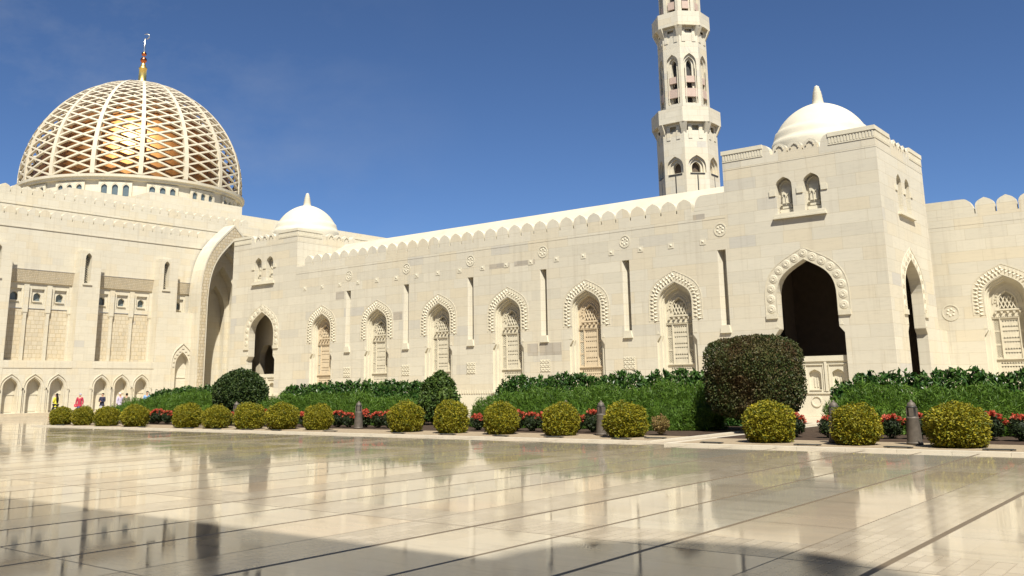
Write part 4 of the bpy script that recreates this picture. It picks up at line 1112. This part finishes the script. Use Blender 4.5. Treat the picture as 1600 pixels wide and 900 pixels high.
# ------------------------------------------------------------------ lamp bollards and ground lights
def bollard_proto():
    t = empty('lamp_bollard', (0, 0, 0))
    lathe_obj('base', 0, 0, [(.01, 0), (.20, 0), (.20, .06), (.185, .07)], M['bollard'], t, 24)
    lathe_obj('body', 0, 0, [(.185, .07), (.178, .20), (.150, .62), (.155, .64), (.155, .67), (.135, .69)], M['bollard'], t, 28)
    hd = lathe_obj('lamp_head', 0, 0, [(.118, .69), (.114, .90), (.126, .915), (.126, .94), (.10, .95)], M['black'], t, 24)
    for k in range(4):
        a = k*PI/2+PI/4; mb = MB(); F = FA(0, 0, a, .128); mb.fbox(F, -.055, .70, -.004, .055, .905, .03); mb.build('cover', M['bollard'], hd)
    lathe_obj('cap', 0, 0, [(.11, .95), (.105, .985), (.085, 1.025), (.045, 1.055), (.032, 1.06), (.036, 1.075), (.026, 1.095), (.005, 1.105)], M['bollard'], t, 24)
    return t
bp_ = bollard_proto()
BO = [(-29.2, 27.0, 'lone tapered bronze lamp bollard among the red flowers, left of the middle'), (-16.83, 26.2, 'tapered bronze lamp bollard touching the left of the broad ball bush'),
      (-8.87, 25.25, 'tapered bronze lamp bollard right of the path, beside the second-last pale-topped ball'), (-6.9, 25.3, 'tapered bronze lamp bollard standing clear between the last two ball bushes'),
      (-19.2, 27.6, 'lamp bollard hidden behind a ball bush, only its tip showing'), (-38.9, 28.0, 'lamp bollard tip barely showing before the round dark bush')]
for i, (x, y, lab) in enumerate(BO):
    o = bp_ if i == 0 else copy_tree(bp_)
    o.location = (x, y, .035); o.rotation_euler.z = .3*i; tag(o, lab, 'bollard', 'lamp bollards in the flower beds')

def ground_light_proto():
    t = empty('ground_light', (0, 0, 0))
    mb = MB(); mb.box(-.34, -.06, .012, .34, .06, .034); mb.build('lamp_housing', M['black'], t)
    mb = MB(); mb.box(-.30, -.035, .035, .30, .035, .040); mb.build('lens', M['glass'], t)
    for sx__ in (-1, 1): mb = MB(); mb.box(sx__*.24-.02, -.03, -.005, sx__*.24+.02, .03, .0115); mb.build('foot', M['black'], t)
    return t
gp = ground_light_proto()
GL = [(-48.6, 24.3, 'the second ball bush from the left'), (-41.0, 24.35, 'the first red flower strip'), (-37.2, 24.3, 'the fifth and sixth ball bushes'), (-35.1, 24.3, 'the sixth and seventh ball bushes'), (-33.1, 24.4, 'the eighth ball bush from the left'), (-31.2, 24.4, 'the ninth ball bush from the left'),
      (-28.3, 24.7, 'the lone left bollard'), (-24.4, 24.5, 'the tenth ball bush from the left'), (-22.0, 24.45, 'the eleventh ball bush from the left'), (-19.6, 24.4, 'the twelfth ball bush from the left'), (-17.5, 24.45, 'the thirteenth ball bush from the left'), (-15.0, 24.4, 'the broad ball bush by the bollard'),
      (-14.3, 25.2, 'the straw-coloured shrub'), (-11.75, 23.75, 'the topiary-side ball bush by the path'), (-9.15, 23.9, 'the first right bollard'), (-6.9, 23.85, 'the second right bollard'), (-4.7, 23.85, 'the flat-topped ball at the right edge')]
for i, (x, y, lab) in enumerate(GL):
    o = gp if i == 0 else copy_tree(gp)
    o.location = (x, y, .037); o.rotation_euler.z = (-1)**i*.12; tag(o, 'low dark strip lamp on the gravel nearest '+lab, 'ground lamp', 'low strip lamps on the gravel')

# ------------------------------------------------------------------ people
SKIN = plain('skin', (.42, .25, .17), .6, nvar=.05)
def cloth(name, c): return plain(name, c, .85, spec=.15, nvar=.12, nscale=8)
def skinned(name, V, E, R, mat, parent, sub=2):
    me = bpy.data.meshes.new(name); me.from_pydata(V, E, []); me.materials.append(mat)
    o = link(name, me, parent); m = o.modifiers.new('skin', 'SKIN'); m.use_smooth_shade = True
    for d, r in zip(me.skin_vertices[0].data, R): d.radius = r if isinstance(r, tuple) else (r, r)
    me.skin_vertices[0].data[0].use_root = True
    s = o.modifiers.new('sub', 'SUBSURF'); s.levels = sub; s.render_levels = sub; return o
def person(loc, face, h, label, top, bottom, hair, stride=0., arms='down', skirt=False, long_hair=False, bag=None):
    t = tag(empty('person', loc), label, 'person'); t.rotation_euler.z = face; k = h/1.65; t.scale = (k, k, k)
    # figure looks along +Y; the body is one skinned surface
    f = stride
    hl, hr = (-.09, 0, .86), (.09, 0, .86); kl, kr = (-.10, .16*f+.02, .47), (.10, -.10*f+.02, .47); al, ar = (-.10, .30*f, .08), (.10, -.36*f, .09+.05*f)
    tl, tr = (-.11, .30*f+.15, .035), (.11, -.36*f+.13, .035)
    sl_, sr_ = (-.17, 0, 1.34), (.17, 0, 1.34)
    if arms == 'folded': el_, er_, wl, wr = (-.22, .02, 1.08), (.22, .02, 1.08), (-.02, .20, 1.06), (.04, .21, 1.10)
    else: el_, er_, wl, wr = (-.23, -.05*f, 1.08), (.23, .06*f, 1.08), (-.23, .10+.05*f, .86), (.23, .08-.08*f, .86)
    hn = lambda w_, e_: tuple(a+(a-b)*.32 for a, b in zip(w_, e_))
    V = [(0, 0, .92), (0, .01, 1.12), (0, 0, 1.30), (0, 0, 1.42), (0, .015, 1.50), (0, .02, 1.60), hl, kl, al, tl, hr, kr, ar, tr, sl_, el_, wl, hn(wl, el_), sr_, er_, wr, hn(wr, er_)]
    E = [(0,1),(1,2),(2,3),(3,4),(4,5),(0,6),(6,7),(7,8),(8,9),(0,10),(10,11),(11,12),(12,13),(2,14),(14,15),(15,16),(16,17),(2,18),(18,19),(19,20),(20,21)]
    R = [(.13,.10),(.12,.09),(.13,.10),.05,.085,.075,.085,.058,.042,.03,.085,.058,.042,.03,.055,.043,.032,.025,.055,.043,.032,.025]
    skinned('body', V, E, R, SKIN, t)
    pad = .018
    V2 = [(0, 0, .90), (0, .01, 1.12), (0, 0, 1.30), (0, 0, 1.385), sl_, el_, wl, sr_, er_, wr, (0, 0, .78)]
    skinned('top', V2, [(0,1),(1,2),(2,3),(2,4),(4,5),(5,6),(2,7),(7,8),(8,9),(0,10)], [(.165,.13),(.14,.115),(.15,.12),.075,.075,.062,.05,.075,.062,.05,(.17,.135)], top, t)
    if skirt: skinned('skirt', [(0,0,.92),(0,0,.6),(0,.05*f,.3),(0,.05*f,.12)], [(0,1),(1,2),(2,3)], [(.16,.13),(.18,.16),(.20,.19),(.22,.21)], bottom, t)
    else: skinned('trousers', [(0,0,.90),hl,kl,(al[0],al[1],al[2]+.03),hr,kr,(ar[0],ar[1],ar[2]+.03)], [(0,1),(1,2),(2,3),(0,4),(4,5),(5,6)], [(.15,.12),.10,.078,.062,.10,.078,.062], bottom, t)
    hv = [(0, -.015, 1.66), (0, -.05, 1.60), (0, -.07, 1.50)]; hr_ = [(.085,.09), (.098,.085), (.085,.06)]
    if long_hair: hv += [(0, -.10, 1.36), (0, -.12, 1.16), (0, -.12, .98)]; hr_ += [(.12,.06), (.12,.055), (.07,.04)]
    skinned('hair', hv, [(i, i+1) for i in range(len(hv)-1)], hr_, hair, t)
    for sg in (-1, 1):
        mb = MB(); mb.lathe(0, 0, [(.001, -.014), (.012, -.007), (.012, .007), (.001, .014)], 8); e = mb.build('eye', M['black']); e.parent = t; e.location = (sg*.034, .094, 1.575)
    if bag: skinned('bag', [(.25, -.02, .95), (.25, -.02, .70)], [(0, 1)], [(.13, .06), (.15, .07)], bag, t)
    return t
blk = cloth('black_cloth', (.02, .02, .024)); hairm = cloth('black_hair', (.015, .012, .01))
person((-65.3, 32.2, 0), 2.0, 1.66, 'woman in a yellow top with long black hair striding past the hall steps', cloth('yellow_cloth', (.55, .50, .06)), blk, hairm, 1.0, 'folded', False, True)
person((-66.1, 34.3, 0), -2.3, 1.62, 'person in a red top and grey-blue scarf, next to the woman in yellow', cloth('red_cloth', (.33, .035, .06)), cloth('blue_cloth', (.05, .07, .16)), cloth('pale_scarf', (.26, .28, .38)), .2, 'down', True, False, cloth('crimson_bag', (.70, .05, .10)))
person((-65.4, 35.6, 0), -2.6, 1.63, 'person in a dark jacket and grey skirt standing by the second hall bay', cloth('navy_cloth', (.03, .03, .055)), cloth('grey_skirt', (.33, .33, .36)), hairm, .1, 'folded', True)
person((-62.9, 37.6, 0), -2.2, 1.72, 'person in a light blue shirt half hidden behind the left hedge', cloth('light_blue_cloth', (.17, .30, .52)), blk, hairm, .3)
person((-63.9, 36.6, 0), 1.2, 1.60, 'dark-haired person in olive, only the head showing over the hedge', cloth('olive_cloth', (.10, .11, .06)), blk, hairm, .2)
person((-64.6, 36.5, 0), -1.6, 1.64, 'person in white and lavender standing left of the feathery hedge', cloth('lavender_cloth', (.42, .38, .48)), cloth('white_cloth', (.52, .50, .48)), cloth('white_scarf', (.50, .46, .50)), .1, 'down', True)
